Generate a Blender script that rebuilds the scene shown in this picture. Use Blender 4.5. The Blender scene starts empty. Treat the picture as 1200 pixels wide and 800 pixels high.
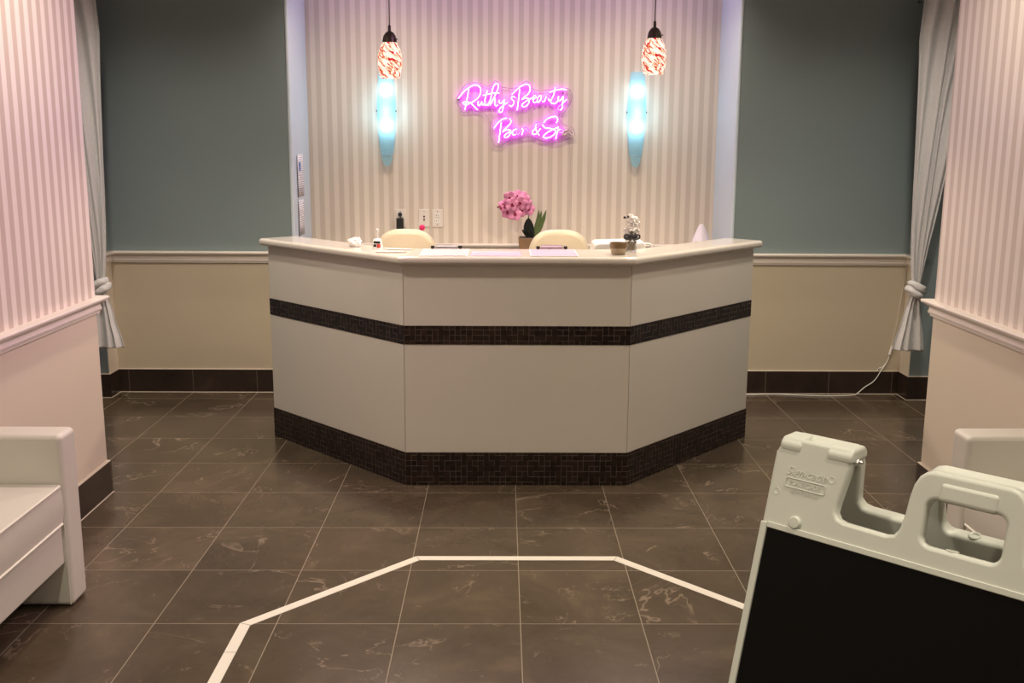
import bpy, bmesh, math, random
from mathutils import Vector, Matrix
random.seed(7)
PI = math.pi
SC = bpy.context.scene
C = SC.collection

# ------------------------------------------------------------ helpers
def link(o, parent=None):
    C.objects.link(o)
    if parent is not None: o.parent = parent
    return o

def obj(name, bm, mat, parent=None, bevel=0, seg=3, smooth=True, loc=None, rot=None, ang=40, **props):
    me = bpy.data.meshes.new(name)
    bmesh.ops.recalc_face_normals(bm, faces=bm.faces)
    bm.to_mesh(me); bm.free()
    for m in (mat if isinstance(mat, (list, tuple)) else [mat]): me.materials.append(m)
    o = bpy.data.objects.new(name, me)
    link(o, parent)
    if loc is not None: o.location = loc
    if rot is not None: o.rotation_euler = rot
    if smooth:
        for p in me.polygons: p.use_smooth = True
        me.set_sharp_from_angle(angle=math.radians(ang))
    if bevel:
        b = o.modifiers.new('bevel', 'BEVEL'); b.width = bevel; b.segments = seg; b.limit_method = 'ANGLE'
        b.angle_limit = math.radians(35); b.harden_normals = True
    for k, v in props.items(): o[k] = v
    return o

def tag(o, label, cat, group=None):
    o['label'] = label; o['category'] = cat
    if group: o['group'] = group
    return o

def thing(name, label, cat, loc=(0, 0, 0), rz=0, group=None):
    o = bpy.data.objects.new(name, None); link(o)
    o.empty_display_size = .05
    o.location = loc; o.rotation_euler = (0, 0, rz)
    return tag(o, label, cat, group)

def struct(name, bm, mat, parent=None, **k):
    o = obj(name, bm, mat, parent, **k)
    if parent is None: o['kind'] = 'structure'
    return o

def dup(root, loc, rz, label=None):
    r = root.copy(); C.objects.link(r); r.location = loc; r.rotation_euler = (0, 0, rz)
    if label: r['label'] = label
    def rec(a, b):
        for ch in list(a.children):
            if ch is b: continue
            c = ch.copy(); C.objects.link(c); c.parent = b
            rec(ch, c)
    rec(root, r)
    return r

def box(bm, x0, x1, y0, y1, z0, z1):
    r = bmesh.ops.create_cube(bm, size=1)
    for v in r['verts']:
        v.co = Vector(((x0+x1)/2+v.co.x*(x1-x0), (y0+y1)/2+v.co.y*(y1-y0), (z0+z1)/2+v.co.z*(z1-z0)))
    return r['verts']

def bbox(*a):
    bm = bmesh.new(); box(bm, *a); return bm

def prism(bm, pts, z0, z1):
    a = [bm.verts.new((x, y, z0)) for x, y in pts]; b = [bm.verts.new((x, y, z1)) for x, y in pts]
    n = len(pts)
    bm.faces.new(a[::-1]); bm.faces.new(b)
    for i in range(n): bm.faces.new((a[i], a[(i+1) % n], b[(i+1) % n], b[i]))
    return a+b

def lathe(bm, prof, n=32, c=(0, 0, 0), sx=1, sy=1, cap=True):
    rings = []
    for r, z in prof:
        if r < 1e-6: rings.append([bm.verts.new((c[0], c[1], c[2]+z))])
        else: rings.append([bm.verts.new((c[0]+r*sx*math.cos(2*PI*i/n), c[1]+r*sy*math.sin(2*PI*i/n), c[2]+z)) for i in range(n)])
    for a, b in zip(rings, rings[1:]):
        for i in range(n):
            j = (i+1) % n
            if len(a) == 1 and len(b) == 1: continue
            if len(a) == 1: bm.faces.new((a[0], b[i], b[j]))
            elif len(b) == 1: bm.faces.new((a[i], a[j], b[0]))
            else: bm.faces.new((a[i], a[j], b[j], b[i]))
    if cap:
        if len(rings[0]) > 1: bm.faces.new(rings[0][::-1])
        if len(rings[-1]) > 1: bm.faces.new(rings[-1])
    return bm

def tube(bm, pts, r, n=10, taper=None):
    pts = [Vector(p) for p in pts]
    rings = []; up = None
    for i, p in enumerate(pts):
        a = pts[max(i-1, 0)]; b = pts[min(i+1, len(pts)-1)]
        t = (b-a)
        t = t.normalized() if t.length > 1e-9 else Vector((0, 0, 1))
        if up is None:
            up = Vector((0, 0, 1)) if abs(t.z) < .9 else Vector((1, 0, 0))
        s = t.cross(up)
        if s.length < 1e-6: s = t.cross(Vector((0, 1, .1)))
        s.normalize(); w = s.cross(t).normalized(); up = w
        rr = r if taper is None else r*taper[i]
        rings.append([bm.verts.new(p+(s*math.cos(2*PI*k/n)+w*math.sin(2*PI*k/n))*rr) for k in range(n)])
    for a, b in zip(rings, rings[1:]):
        for k in range(n): bm.faces.new((a[k], a[(k+1) % n], b[(k+1) % n], b[k]))
    bm.faces.new(rings[0][::-1]); bm.faces.new(rings[-1])
    return bm

def smooth_path(pts, n=5):
    P = [Vector(p) for p in pts]; out = []
    for i in range(len(P)-1):
        p0 = P[max(i-1, 0)]; p1 = P[i]; p2 = P[i+1]; p3 = P[min(i+2, len(P)-1)]
        for k in range(n):
            t = k/n
            out.append(.5*((2*p1)+(p2-p0)*t+(2*p0-5*p1+4*p2-p3)*t*t+(3*p1-p0-3*p2+p3)*t**3))
    out.append(P[-1]); return out

def sweep(bm, path, prof, uv=True):
    """prof = closed loop of (d, z); d to the right-hand side of the path; mitred corners; UV = metres"""
    P = [Vector((x, y)) for x, y in path]; N = len(P)
    lay = bm.loops.layers.uv.verify()
    L = [0]
    for i in range(1, N): L.append(L[-1]+(P[i]-P[i-1]).length)
    def rn(a, b): d = (b-a).normalized(); return Vector((d.y, -d.x))
    rings = []
    for i in range(N):
        if i == 0: m = rn(P[0], P[1])
        elif i == N-1: m = rn(P[-2], P[-1])
        else:
            n1 = rn(P[i-1], P[i]); n2 = rn(P[i], P[i+1]); m = (n1+n2); m = m/(m.dot(n1))
        rings.append([bm.verts.new((P[i].x+m.x*d, P[i].y+m.y*d, z)) for d, z in prof])
    n = len(prof)
    for i in range(N-1):
        for k in range(n):
            j = (k+1) % n
            f = bm.faces.new((rings[i][k], rings[i+1][k], rings[i+1][j], rings[i][j]))
            zz = [(L[i], prof[k][1]+prof[k][0]*.2), (L[i+1], prof[k][1]+prof[k][0]*.2), (L[i+1], prof[j][1]+prof[j][0]*.2), (L[i], prof[j][1]+prof[j][0]*.2)]
            for lp, q in zip(f.loops, zz): lp[lay].uv = q
    for rg in (rings[0], rings[-1]):
        f = bm.faces.new(rg)
        for lp, pr in zip(f.loops, prof): lp[lay].uv = pr
    return bm

def rrect(x0, x1, y0, y1, r, n=6):
    out = []
    for cx, cy, a0 in ((x1-r, y1-r, 0), (x0+r, y1-r, 90), (x0+r, y0+r, 180), (x1-r, y0+r, 270)):
        for k in range(n+1):
            a = math.radians(a0+90*k/n); out.append((cx+r*math.cos(a), cy+r*math.sin(a)))
    return out

# ------------------------------------------------------------ materials
class NT:
    def __init__(s, name):
        s.m = bpy.data.materials.new(name); s.m.use_nodes = True
        s.t = s.m.node_tree; s.b = s.t.nodes['Principled BSDF']; s.out = s.t.nodes['Material Output']
    def n(s, typ, **k):
        nd = s.t.nodes.new(typ)
        for a, v in k.items():
            if a.startswith('i_'): nd.inputs[int(a[2:])].default_value = v
            else: setattr(nd, a, v)
        return nd
    def l(s, a, b): s.t.links.new(a, b)
    def math(s, op, a, b=None, c=None):
        nd = s.n('ShaderNodeMath', operation=op)
        for i, v in enumerate((a, b, c)):
            if v is None: continue
            if isinstance(v, (int, float)): nd.inputs[i].default_value = v
            else: s.l(v, nd.inputs[i])
        return nd.outputs[0]
    def mix(s, fac, a, b):
        nd = s.n('ShaderNodeMix', data_type='RGBA')
        for i, v in ((0, fac), (6, a), (7, b)):
            if isinstance(v, (int, float)): nd.inputs[i].default_value = v
            elif isinstance(v, tuple): nd.inputs[i].default_value = (*v, 1)[:4]
            else: s.l(v, nd.inputs[i])
        return nd.outputs[2]
    def ramp(s, fac, stops):
        nd = s.n('ShaderNodeValToRGB'); e = nd.color_ramp.elements
        while len(e) < len(stops): e.new(.5)
        for i, (p, c) in enumerate(stops): e[i].position = p; e[i].color = (*c, 1) if len(c) == 3 else c
        s.l(fac, nd.inputs[0]); return nd.outputs[0]
    def noise(s, vec, scale, detail=4, rough=.55, dist=0):
        nd = s.n('ShaderNodeTexNoise'); nd.inputs['Scale'].default_value = scale; nd.inputs['Detail'].default_value = detail
        nd.inputs['Roughness'].default_value = rough; nd.inputs['Distortion'].default_value = dist
        if vec is not None: s.l(vec, nd.inputs['Vector'])
        return nd.outputs[0]
    def bump(s, h, strength=.2, dist=.002):
        nd = s.n('ShaderNodeBump'); nd.inputs['Strength'].default_value = strength; nd.inputs['Distance'].default_value = dist
        s.l(h, nd.inputs['Height']); s.l(nd.outputs[0], s.b.inputs['Normal'])
    def pos(s): return s.n('ShaderNodeNewGeometry').outputs['Position']
    def objc(s): return s.n('ShaderNodeTexCoord').outputs['Object']
    def uv(s): return s.n('ShaderNodeTexCoord').outputs['UV']
    def sep(s, v):
        nd = s.n('ShaderNodeSeparateXYZ'); s.l(v, nd.inputs[0]); return nd.outputs

def plain(name, col, rough=.5, metal=0, var=.04, scale=30, bump=0, coat=0, sheen=0, spec=.5, trans=0, sss=0):
    t = NT(name); b = t.b
    oc = t.objc(); nz = t.noise(oc, scale)
    hi = tuple(min(1, c*(1+var)) for c in col); lo = tuple(c*(1-var) for c in col)
    t.l(t.mix(nz, lo, hi), b.inputs['Base Color'])
    b.inputs['Roughness'].default_value = rough; b.inputs['Metallic'].default_value = metal
    b.inputs['Specular IOR Level'].default_value = spec
    b.inputs['Coat Weight'].default_value = coat; b.inputs['Sheen Weight'].default_value = sheen
    b.inputs['Transmission Weight'].default_value = trans
    if bump: t.bump(t.noise(oc, scale*6, 3), bump, .001)
    return t.m

def emit(name, col, s):
    t = NT(name); e = t.n('ShaderNodeEmission'); e.inputs[0].default_value = (*col, 1); e.inputs[1].default_value = s
    t.l(e.outputs[0], t.out.inputs[0]); return t.m

PER = .0675
def striped(name, axis, phase, light=(.70, .62, .535), dark=(.58, .50, .42), per=PER):
    t = NT(name); p = t.pos(); q = t.sep(p)
    u = t.math('FRACT', t.math('MULTIPLY_ADD', q[axis], 1/per, -phase/per+.5+100))
    d = t.math('ABSOLUTE', t.math('SUBTRACT', u, .5))
    m = t.n('ShaderNodeMapRange'); m.inputs[1].default_value = .235; m.inputs[2].default_value = .265; m.inputs[3].default_value = 1; m.inputs[4].default_value = 0
    t.l(d, m.inputs[0]); mk = m.outputs[0]
    nz = t.noise(p, 260, 2)
    colL = t.mix(nz, tuple(c*.96 for c in light), light); colD = t.mix(nz, tuple(c*.93 for c in dark), dark)
    t.l(t.mix(mk, colD, colL), t.b.inputs['Base Color'])
    r = t.math('MULTIPLY_ADD', mk, -.22, .62); t.l(r, t.b.inputs['Roughness'])
    t.b.inputs['Specular IOR Level'].default_value = .4
    t.bump(nz, .12, .0006)
    return t.m

def wallpaint(name, col, rough=.55, fab=0):
    t = NT(name); p = t.pos(); nz = t.noise(p, 1.6, 4); n2 = t.noise(p, 220 if fab else 90, 3)
    c = t.mix(nz, tuple(x*.94 for x in col), tuple(min(1, x*1.05) for x in col))
    if fab:
        c = t.mix(t.math('MULTIPLY', n2, .35), c, tuple(x*.8 for x in col))
    t.l(c, t.b.inputs['Base Color']); t.b.inputs['Roughness'].default_value = rough
    t.b.inputs['Specular IOR Level'].default_value = .35
    t.bump(n2, .25 if fab else .12, .0008)
    return t.m

TW, TD, TX, TY = .41217, .43959, -1.99413, 6.29714
def stone_tile(name, cols, grout=True):
    """brown marble tile on the measured floor grid"""
    t = NT(name); p = t.pos(); q = t.sep(p)
    gx = t.math('MULTIPLY_ADD', q[0], 1/TW, -TX/TW+20); gy = t.math('MULTIPLY_ADD', q[1], 1/TD, -TY/TD+40)
    def line(g, w, T):
        f = t.math('FRACT', g); d = t.math('MINIMUM', f, t.math('SUBTRACT', 1.0, f))
        m = t.n('ShaderNodeMapRange'); m.inputs[1].default_value = w*.55/T; m.inputs[2].default_value = w/T
        m.inputs[3].default_value = 1; m.inputs[4].default_value = 0; t.l(d, m.inputs[0]); return m.outputs[0]
    gm = t.math('MAXIMUM', line(gx, .0019, TW), line(gy, .0017, TD))
    cb = t.n('ShaderNodeCombineXYZ'); t.l(t.math('FLOOR', gx), cb.inputs[0]); t.l(t.math('FLOOR', gy), cb.inputs[1])
    wn = t.n('ShaderNodeTexWhiteNoise'); wn.noise_dimensions = '3D'; t.l(cb.outputs[0], wn.inputs[0])
    off = t.n('ShaderNodeVectorMath', operation='MULTIPLY_ADD'); t.l(wn.outputs[1], off.inputs[0]); off.inputs[1].default_value = (9, 9, 9); t.l(p, off.inputs[2])
    v = off.outputs[0]
    big = t.noise(v, 2.6, 6, .6, .8); fine = t.noise(v, 38, 5, .7)
    base = t.ramp(big, [(.28, cols[0]), (.55, cols[1]), (.8, cols[2])])
    base = t.mix(t.math('MULTIPLY', wn.outputs[0], .3), base, cols[0])
    base = t.mix(t.math('MULTIPLY', fine, .32), base, cols[2])
    def vein(scale, dist, w, thr):
        n1 = t.noise(v, scale, 5, .6, dist)
        a = t.math('ABSOLUTE', t.math('SUBTRACT', n1, .5))
        m = t.n('ShaderNodeMapRange'); m.inputs[1].default_value = 0; m.inputs[2].default_value = w; m.inputs[3].default_value = 1; m.inputs[4].default_value = 0
        t.l(a, m.inputs[0])
        k = t.n('ShaderNodeMapRange'); k.inputs[1].default_value = thr; k.inputs[2].default_value = thr+.12
        t.l(t.noise(v, scale*1.3+.7, 3), k.inputs[0])
        return t.math('MULTIPLY', m.outputs[0], k.outputs[0])
    vm = t.math('ADD', t.math('MULTIPLY', vein(1.9, .9, .008, .48), .55), t.math('MULTIPLY', vein(9, 1.0, .018, .60), .45))
    base = t.mix(t.math('MINIMUM', vm, .6), base, (.36, .28, .21))
    if grout:
        base = t.mix(gm, base, (.27, .22, .165))
        rg = t.math('MULTIPLY_ADD', gm, .4, t.math('MULTIPLY_ADD', fine, .14, .14)); t.l(rg, t.b.inputs['Roughness'])
        h = t.math('SUBTRACT', t.math('MULTIPLY', big, .1), gm); t.bump(h, .25, .001)
    else:
        t.b.inputs['Roughness'].default_value = .3
    t.l(base, t.b.inputs['Base Color'])
    t.b.inputs['Specular IOR Level'].default_value = .45
    return t.m

def base_tile(name, axis):
    t = NT(name); p = t.pos(); q = t.sep(p)
    g = t.math('MULTIPLY_ADD', q[axis], 1/(TW if axis == 0 else TD), (-TX/TW if axis == 0 else -TY/TD)+40)
    f = t.math('FRACT', g); d = t.math('MINIMUM', f, t.math('SUBTRACT', 1.0, f))
    m = t.math('LESS_THAN', d, .0022/TW)
    big = t.noise(p, 3, 6, .6, .6)
    base = t.ramp(big, [(.3, (.020, .013, .010)), (.6, (.036, .024, .018)), (.85, (.07, .05, .038))])
    t.l(t.mix(m, base, (.11, .085, .065)), t.b.inputs['Base Color'])
    t.b.inputs['Roughness'].default_value = .25
    return t.m

def mosaic(name):
    t = NT(name); u = t.sep(t.uv()); S = .0262
    def ln(c, ph):
        g = t.math('MULTIPLY_ADD', c, 1/S, ph); f = t.math('FRACT', g); d = t.math('MINIMUM', f, t.math('SUBTRACT', 1.0, f))
        m = t.n('ShaderNodeMapRange'); m.inputs[1].default_value = .022; m.inputs[2].default_value = .055; m.inputs[3].default_value = 1; m.inputs[4].default_value = 0
        t.l(d, m.inputs[0]); return m.outputs[0], g
    mu, gu = ln(u[0], 60.0); mv, gv = ln(u[1], 60.35)
    def gate(a, b, thr, s):
        cb = t.n('ShaderNodeCombineXYZ'); t.l(t.math('ROUND', a), cb.inputs[0]); t.l(t.math('FLOOR', b), cb.inputs[1]); cb.inputs[2].default_value = s
        wn = t.n('ShaderNodeTexWhiteNoise'); t.l(cb.outputs[0], wn.inputs[0]); return t.math('GREATER_THAN', wn.outputs[0], thr)
    g1 = t.math('MULTIPLY', mu, t.math('MULTIPLY_ADD', gate(gu, gv, .38, 1), .85, .15)); g2 = t.math('MULTIPLY', mv, t.math('MULTIPLY_ADD', gate(gv, gu, .38, 2), .85, .15))
    gm = t.math('MAXIMUM', g1, g2)
    cb = t.n('ShaderNodeCombineXYZ'); t.l(t.math('FLOOR', gu), cb.inputs[0]); t.l(t.math('FLOOR', gv), cb.inputs[1])
    wn = t.n('ShaderNodeTexWhiteNoise'); t.l(cb.outputs[0], wn.inputs[0])
    col = t.mix(wn.outputs[0], (.011, .0065, .005), (.028, .016, .0125))
    t.l(t.mix(gm, col, (.095, .068, .055)), t.b.inputs['Base Color'])
    t.l(t.math('MULTIPLY_ADD', gm, .5, .16), t.b.inputs['Roughness'])
    t.bump(t.math('SUBTRACT', 1.0, gm), .5, .0012)
    return t.m

M = {}
M['floor'] = stone_tile('floor_marble', [(.047, .0335, .0215), (.084, .0605, .040), (.15, .114, .077)])
M['base_x'] = base_tile('base_tile_x', 0); M['base_y'] = base_tile('base_tile_y', 1)
M['stripe_x'] = striped('niche_wallpaper', 0, -.52)
M['stripe_y'] = striped('side_wallpaper', 1, 4.515, light=(.78, .71, .66), dark=(.56, .475, .42), per=.0735)
M['stripe_yr'] = striped('side_wallpaper_right', 1, 4.50, light=(.76, .69, .65), dark=(.60, .52, .48), per=.0735)
M['teal'] = wallpaint('teal_paint', (.200, .252, .258), .5)
M['niche_paint'] = wallpaint('pale_blue_paint', (.55, .63, .70), .4)
M['tan'] = wallpaint('tan_wall_fabric', (.52, .455, .335), .75, 1)
M['cream'] = wallpaint('cream_wall', (.66, .59, .48), .6, 1)
M['ceiling'] = wallpaint('ceiling_paint', (.72, .68, .62), .8)
M['trim'] = plain('cream_gloss_trim', (.72, .665, .60), .3, var=.03)
M['caulk'] = plain('pale_caulk', (.50, .44, .36), .6)
M['stone'] = plain('white_polished_stone', (.66, .625, .56), .16, var=.025, scale=6, coat=.2)
M['top'] = plain('cream_stone_counter', (.66, .62, .56), .14, var=.03, scale=9, coat=.3)
M['mosaic'] = mosaic('dark_mosaic')
M['inlay'] = plain('white_marble_inlay', (.80, .76, .68), .3, var=.05, scale=12)
M['seam'] = plain('grey_seam', (.22, .18, .14), .7)
M['leather'] = plain('white_leather', (.64, .62, .56), .38, var=.03, scale=8, bump=.08)
M['leather_cream'] = plain('cream_leather', (.62, .53, .40), .38, var=.03, bump=.05)
M['piping'] = plain('white_piping', (.80, .77, .70), .4)
M['darkfoot'] = plain('black_plastic', (.012, .012, .012), .4)
M['black'] = plain('glossy_black', (.004, .004, .004), .35, spec=.12, var=0)
M['plastic'] = plain('pale_green_white_plastic', (.57, .595, .54), .42, var=.03, scale=12, bump=.03)
M['metal'] = plain('zinc_metal', (.6, .6, .6), .25, metal=1)
M['bronze'] = plain('dark_bronze', (.06, .048, .04), .4, metal=.6)
M['white'] = plain('white_plastic', (.78, .76, .72), .35)
M['curtain'] = plain('white_lace_curtain', (.64, .635, .63), .85, var=.12, scale=90, bump=.5, sheen=.2)
M['chrome'] = plain('chrome', (.8, .8, .8), .12, metal=1)
M['wood'] = plain('bamboo_brown', (.22, .13, .07), .5, var=.2)
M['paper'] = plain('white_paper', (.82, .79, .78), .6, var=.01)
M['pinkpaper'] = plain('pink_paper', (.72, .42, .50), .6, var=.02)
M['orchid'] = plain('pink_petal', (.74, .27, .48), .5, var=.25, scale=50)
M['magenta'] = plain('dark_magenta_petal', (.28, .01, .06), .5)
M['leaf'] = plain('green_leaf', (.10, .15, .05), .4, var=.3)
M['leafdark'] = plain('black_green_leaf', (.006, .009, .007), .4)
M['whitepetal'] = plain('white_petal', (.78, .74, .72), .6)
M['ribbon'] = plain('dark_ribbon', (.03, .03, .035), .4)
M['bowl'] = plain('brown_glaze', (.17, .11, .055), .2, var=.3, scale=18)
M['bowl2'] = plain('pale_brown_clay', (.36, .28, .19), .4, var=.2, scale=25)
M['cone'] = plain('lilac_white_plastic', (.74, .68, .74), .45)
M['grey'] = plain('grey_plastic', (.32, .32, .36), .5)
M['pink'] = plain('hot_pink', (.85, .02, .15), .6)
M['red'] = plain('red_print', (.55, .05, .04), .5)
t = NT('clear_glass'); t.b.inputs['Transmission Weight'].default_value = 1; t.b.inputs['Roughness'].default_value = .03; t.b.inputs['Base Color'].default_value = (.95, .97, .97, 1); M['glass'] = t.m
t = NT('clear_acrylic')
tr = t.n('ShaderNodeBsdfTransparent'); tr.inputs[0].default_value = (1, 1, 1, 1); gl = t.n('ShaderNodeBsdfGlossy'); gl.inputs['Roughness'].default_value = .12
mx = t.n('ShaderNodeMixShader'); mx.inputs[0].default_value = .02; t.l(tr.outputs[0], mx.inputs[1]); t.l(gl.outputs[0], mx.inputs[2]); t.l(mx.outputs[0], t.out.inputs[0]); M['acrylic'] = t.m
t = NT('acrylic_edge')
tr = t.n('ShaderNodeBsdfTransparent'); tr.inputs[0].default_value = (.9, .8, .9, 1); gl = t.n('ShaderNodeBsdfDiffuse'); gl.inputs[0].default_value = (.5, .4, .45, 1)
mx = t.n('ShaderNodeMixShader'); mx.inputs[0].default_value = .45; t.l(tr.outputs[0], mx.inputs[1]); t.l(gl.outputs[0], mx.inputs[2]); t.l(mx.outputs[0], t.out.inputs[0]); M['acrylic_edge'] = t.m
t = NT('blue_frosted_glass')
trl = t.n('ShaderNodeBsdfTranslucent'); trl.inputs[0].default_value = (.70, .90, .97, 1)
tr = t.n('ShaderNodeBsdfTransparent'); tr.inputs[0].default_value = (.78, .94, .99, 1)
df = t.n('ShaderNodeBsdfPrincipled'); df.inputs['Base Color'].default_value = (.6, .85, .95, 1); df.inputs['Roughness'].default_value = .2
m1 = t.n('ShaderNodeMixShader'); m1.inputs[0].default_value = .5; t.l(trl.outputs[0], m1.inputs[1]); t.l(tr.outputs[0], m1.inputs[2])
m2 = t.n('ShaderNodeMixShader'); m2.inputs[0].default_value = .15; t.l(m1.outputs[0], m2.inputs[1]); t.l(df.outputs[0], m2.inputs[2]); t.l(m2.outputs[0], t.out.inputs[0]); M['sconce'] = t.m
M['bulb'] = emit('sconce_bulb', (.66, .90, 1.0), 7.5)
M['neon'] = emit('neon_core', (1, .66, 1), 4.0)
M['neon_side'] = emit('neon_side', (.60, .03, .78), 3.0)
M['led'] = emit('led_strip', (.62, .03, .85), 9)  # emitter for the hidden tubes added behind the letters
M['neon_dim'] = emit('neon_dim', (1, .42, .80), 1.7)
M['neon_off'] = plain('unlit_neon_silicone', (.55, .42, .42), .4)
# lit blown-glass pendant shade: white glass with slanted red, amber and brown flecks
t = NT('blown_glass')
q = t.sep(t.objc()); th = t.math('MULTIPLY', t.math('ARCTAN2', q[0], t.math('MULTIPLY', q[1], -1.0)), .055)
def slant(sa, sb, off):
    a = t.math('MULTIPLY_ADD', t.math('SUBTRACT', th, t.math('MULTIPLY', q[2], .8)), sa, off); b = t.math('MULTIPLY', t.math('ADD', t.math('MULTIPLY', th, .8), q[2]), sb)
    cb = t.n('ShaderNodeCombineXYZ'); t.l(a, cb.inputs[0]); t.l(b, cb.inputs[1]); cb.inputs[2].default_value = off; return cb.outputs[0]
n1 = t.noise(slant(24, 115, 3.3), 1.0, 2, .5, .5)
n2 = t.noise(slant(26, 60, 8.1), 1.0, 2, .5, .5)
c = t.ramp(n1, [(.0, (.50, .06, .05)), (.34, (.78, .13, .09)), (.41, (.9, .45, .25)), (.45, (1, .95, .80)), (1, (1, .97, .88))])
c2 = t.ramp(n2, [(.0, (1, 1, 1)), (.52, (1, 1, 1)), (.555, (1, .62, .25)), (.60, (.74, .03, .07)), (1, (.55, .01, .03))])
mm = t.n('ShaderNodeMix', data_type='RGBA', blend_type='MULTIPLY'); mm.inputs[0].default_value = 1; t.l(c, mm.inputs[6]); t.l(c2, mm.inputs[7])
em = t.n('ShaderNodeEmission'); em.inputs[1].default_value = 1.15; t.l(mm.outputs[2], em.inputs[0])
gl = t.n('ShaderNodeBsdfGlossy'); gl.inputs['Roughness'].default_value = .1; mx = t.n('ShaderNodeMixShader'); mx.inputs[0].default_value = .05
t.l(em.outputs[0], mx.inputs[1]); t.l(gl.outputs[0], mx.inputs[2]); t.l(mx.outputs[0], t.out.inputs[0]); M['blown'] = t.m
M['bulb_warm'] = emit('pendant_bulb', (1, .86, .66), 12)
# printed page: rows of small grey marks
def printed(name, base, ink, pitch=.012, w=.004, amt=.75, axu=1, axv=2):
    t = NT(name); q = t.sep(t.objc())
    r = t.math('FRACT', t.math('MULTIPLY_ADD', q[axv], 1/pitch, 50)); rm = t.math('LESS_THAN', r, .42)
    cb = t.n('ShaderNodeCombineXYZ'); t.l(t.math('FLOOR', t.math('MULTIPLY_ADD', q[axv], 1/pitch, 50)), cb.inputs[1]); t.l(t.math('FLOOR', t.math('MULTIPLY_ADD', q[axu], 1/w, 50)), cb.inputs[0])
    wn = t.n('ShaderNodeTexWhiteNoise'); t.l(cb.outputs[0], wn.inputs[0])
    mk = t.math('MULTIPLY', rm, t.math('GREATER_THAN', wn.outputs[0], .35))
    t.l(t.mix(t.math('MULTIPLY', mk, amt), base, ink), t.b.inputs['Base Color']); t.b.inputs['Roughness'].default_value = .6
    return t.m
M['form'] = printed('printed_form', (.50, .45, .49), (.32, .42, .47), .009, .003, .35, 0, 1)
M['formpink'] = printed('printed_pink_form', (.56, .38, .51), (.45, .42, .58), .009, .003, .35, 0, 1)
M['flyer'] = printed('printed_flyer', (.80, .76, .78), (.12, .13, .22), .014, .006, .8)

# ------------------------------------------------------------ room shell
XL, XR = -1.813, 1.945            # front wall piers
YP0, YP1 = 3.50, 4.535
AL, AR, YA = -2.48, 2.592, 6.484  # alcove
NL, NR, YN = -1.312, 1.452, 7.05  # niche
YR = 6.33
H = 2.85
OX0, OX1, OY0, OY1 = -3.25, 3.35, -2.6, 7.35
struct('floor', bbox(OX0, OX1, OY0, OY1, -.08, 0), M['floor'], smooth=False)
struct('ceiling', bbox(OX0, OX1, OY0, OY1, H, H+.08), M['ceiling'], smooth=False)
RZ = .914

def wall(name, x0, x1, y0, y1, upper, lower):
    """solid wall block; upper and lower finish meet behind the chair rail"""
    bm = bmesh.new(); box(bm, x0, x1, y0, y1, 0, .885)
    if lower is None: 
        bm.free(); bm = bmesh.new(); box(bm, x0, x1, y0, y1, 0, H)
        return struct(name, bm, upper, smooth=False)
    n = len(bm.faces); box(bm, x0, x1, y0, y1, .885, H)
    bm.faces.ensure_lookup_table()
    for i, f in enumerate(bm.faces): f.material_index = 0 if i < n else 1
    return struct(name, bm, [lower, upper], smooth=False)

wall('wall_left', -3.2, XL, YP0, YP1, M['stripe_y'], M['cream'])
wall('wall_right', XR, 3.3, YP0, YP1, M['stripe_yr'], M['cream'])
wall('wall_recess_left', -3.2, -2.48, -2.5, YP0, M['stripe_y'], M['cream'])
wall('wall_recess_right', 2.62, 3.3, -2.5, YP0, M['stripe_yr'], M['cream'])
wall('wall_front', OX0, OX1, OY0, -2.5, M['cream'], None)
wall('wall_outer_left', OX0, -3.2, -2.5, YR, M['teal'], None)
wall('wall_outer_right', 3.3, OX1, -2.5, YR, M['teal'], None)
wall('wall_return_left', OX0, AL, YR, OY1, M['teal'], None)
wall('wall_return_right', AR, OX1, YR, OY1, M['teal'], None)
wall('wall_back_left', AL, NL, YA, OY1, M['teal'], M['tan'])
wall('wall_back_right', NR, AR, YA, OY1, M['teal'], M['tan'])
wall('wall_niche', NL, NR, YN, OY1, M['stripe_x'], M['tan'])
# bullnosed pale jambs lining the niche, cream lining on the alcove returns
for nm, x, s in (('trim_jamb_left', NL, 1), ('trim_jamb_right', NR, -1)):
    bm = bmesh.new()
    x0, x1 = (x, x+.006) if s > 0 else (x-.006, x)
    box(bm, x0, x1, YA+.004, YN, .0, H)
    struct(nm, bm, M['niche_paint'], bevel=.003)
for nm, x, s in (('trim_corner_bead_left', NL, 1), ('trim_corner_bead_right', NR, -1)):
    bm = lathe(bmesh.new(), [(.012, .93), (.012, H)], 20, (x-s*.006, YA+.0075, 0))
    struct(nm, bm, M['niche_paint'])
for nm, x0, x1 in (('trim_return_left', AL, AL+.004), ('trim_return_right', AR-.004, AR)):
    struct(nm, bbox(x0, x1, YR+.002, YA, .153, .86), M['cream'], smooth=False)

# chair rails (swept moulding, offset to the right-hand side of the path)
RAIL = [(0, .842), (.012, .842), (.012, .850), (.018, .853), (.020, .862), (.016, .870), (.016, .882), (.024, .886), (.036, .898), (.044, .900), (.046, .908), (.043, .914), (0, .914)]
def rail(name, path): struct(name, sweep(bmesh.new(), path, RAIL), M['trim'], ang=30)
rail('trim_rail_back_left', [(AL-.02, YR), (AL, YR), (AL, YA), (NL, YA), (NL, YA+.03)])
rail('trim_rail_back_right', [(NR, YA+.03), (NR, YA), (AR, YA), (AR, YR), (AR+.02, YR)])
rail('trim_rail_niche', [(NL+.007, YN), (NR-.007, YN)])
rail('trim_rail_left', [(XL, YP0+.01), (XL, YP1), (XL-.3, YP1)])
rail('trim_rail_right', [(XR+.3, YP1), (XR, YP1), (XR, YP0+.01)])
rail('trim_rail_recess_left', [(-2.48, -2.4), (-2.48, YP0-.01)])
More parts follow.
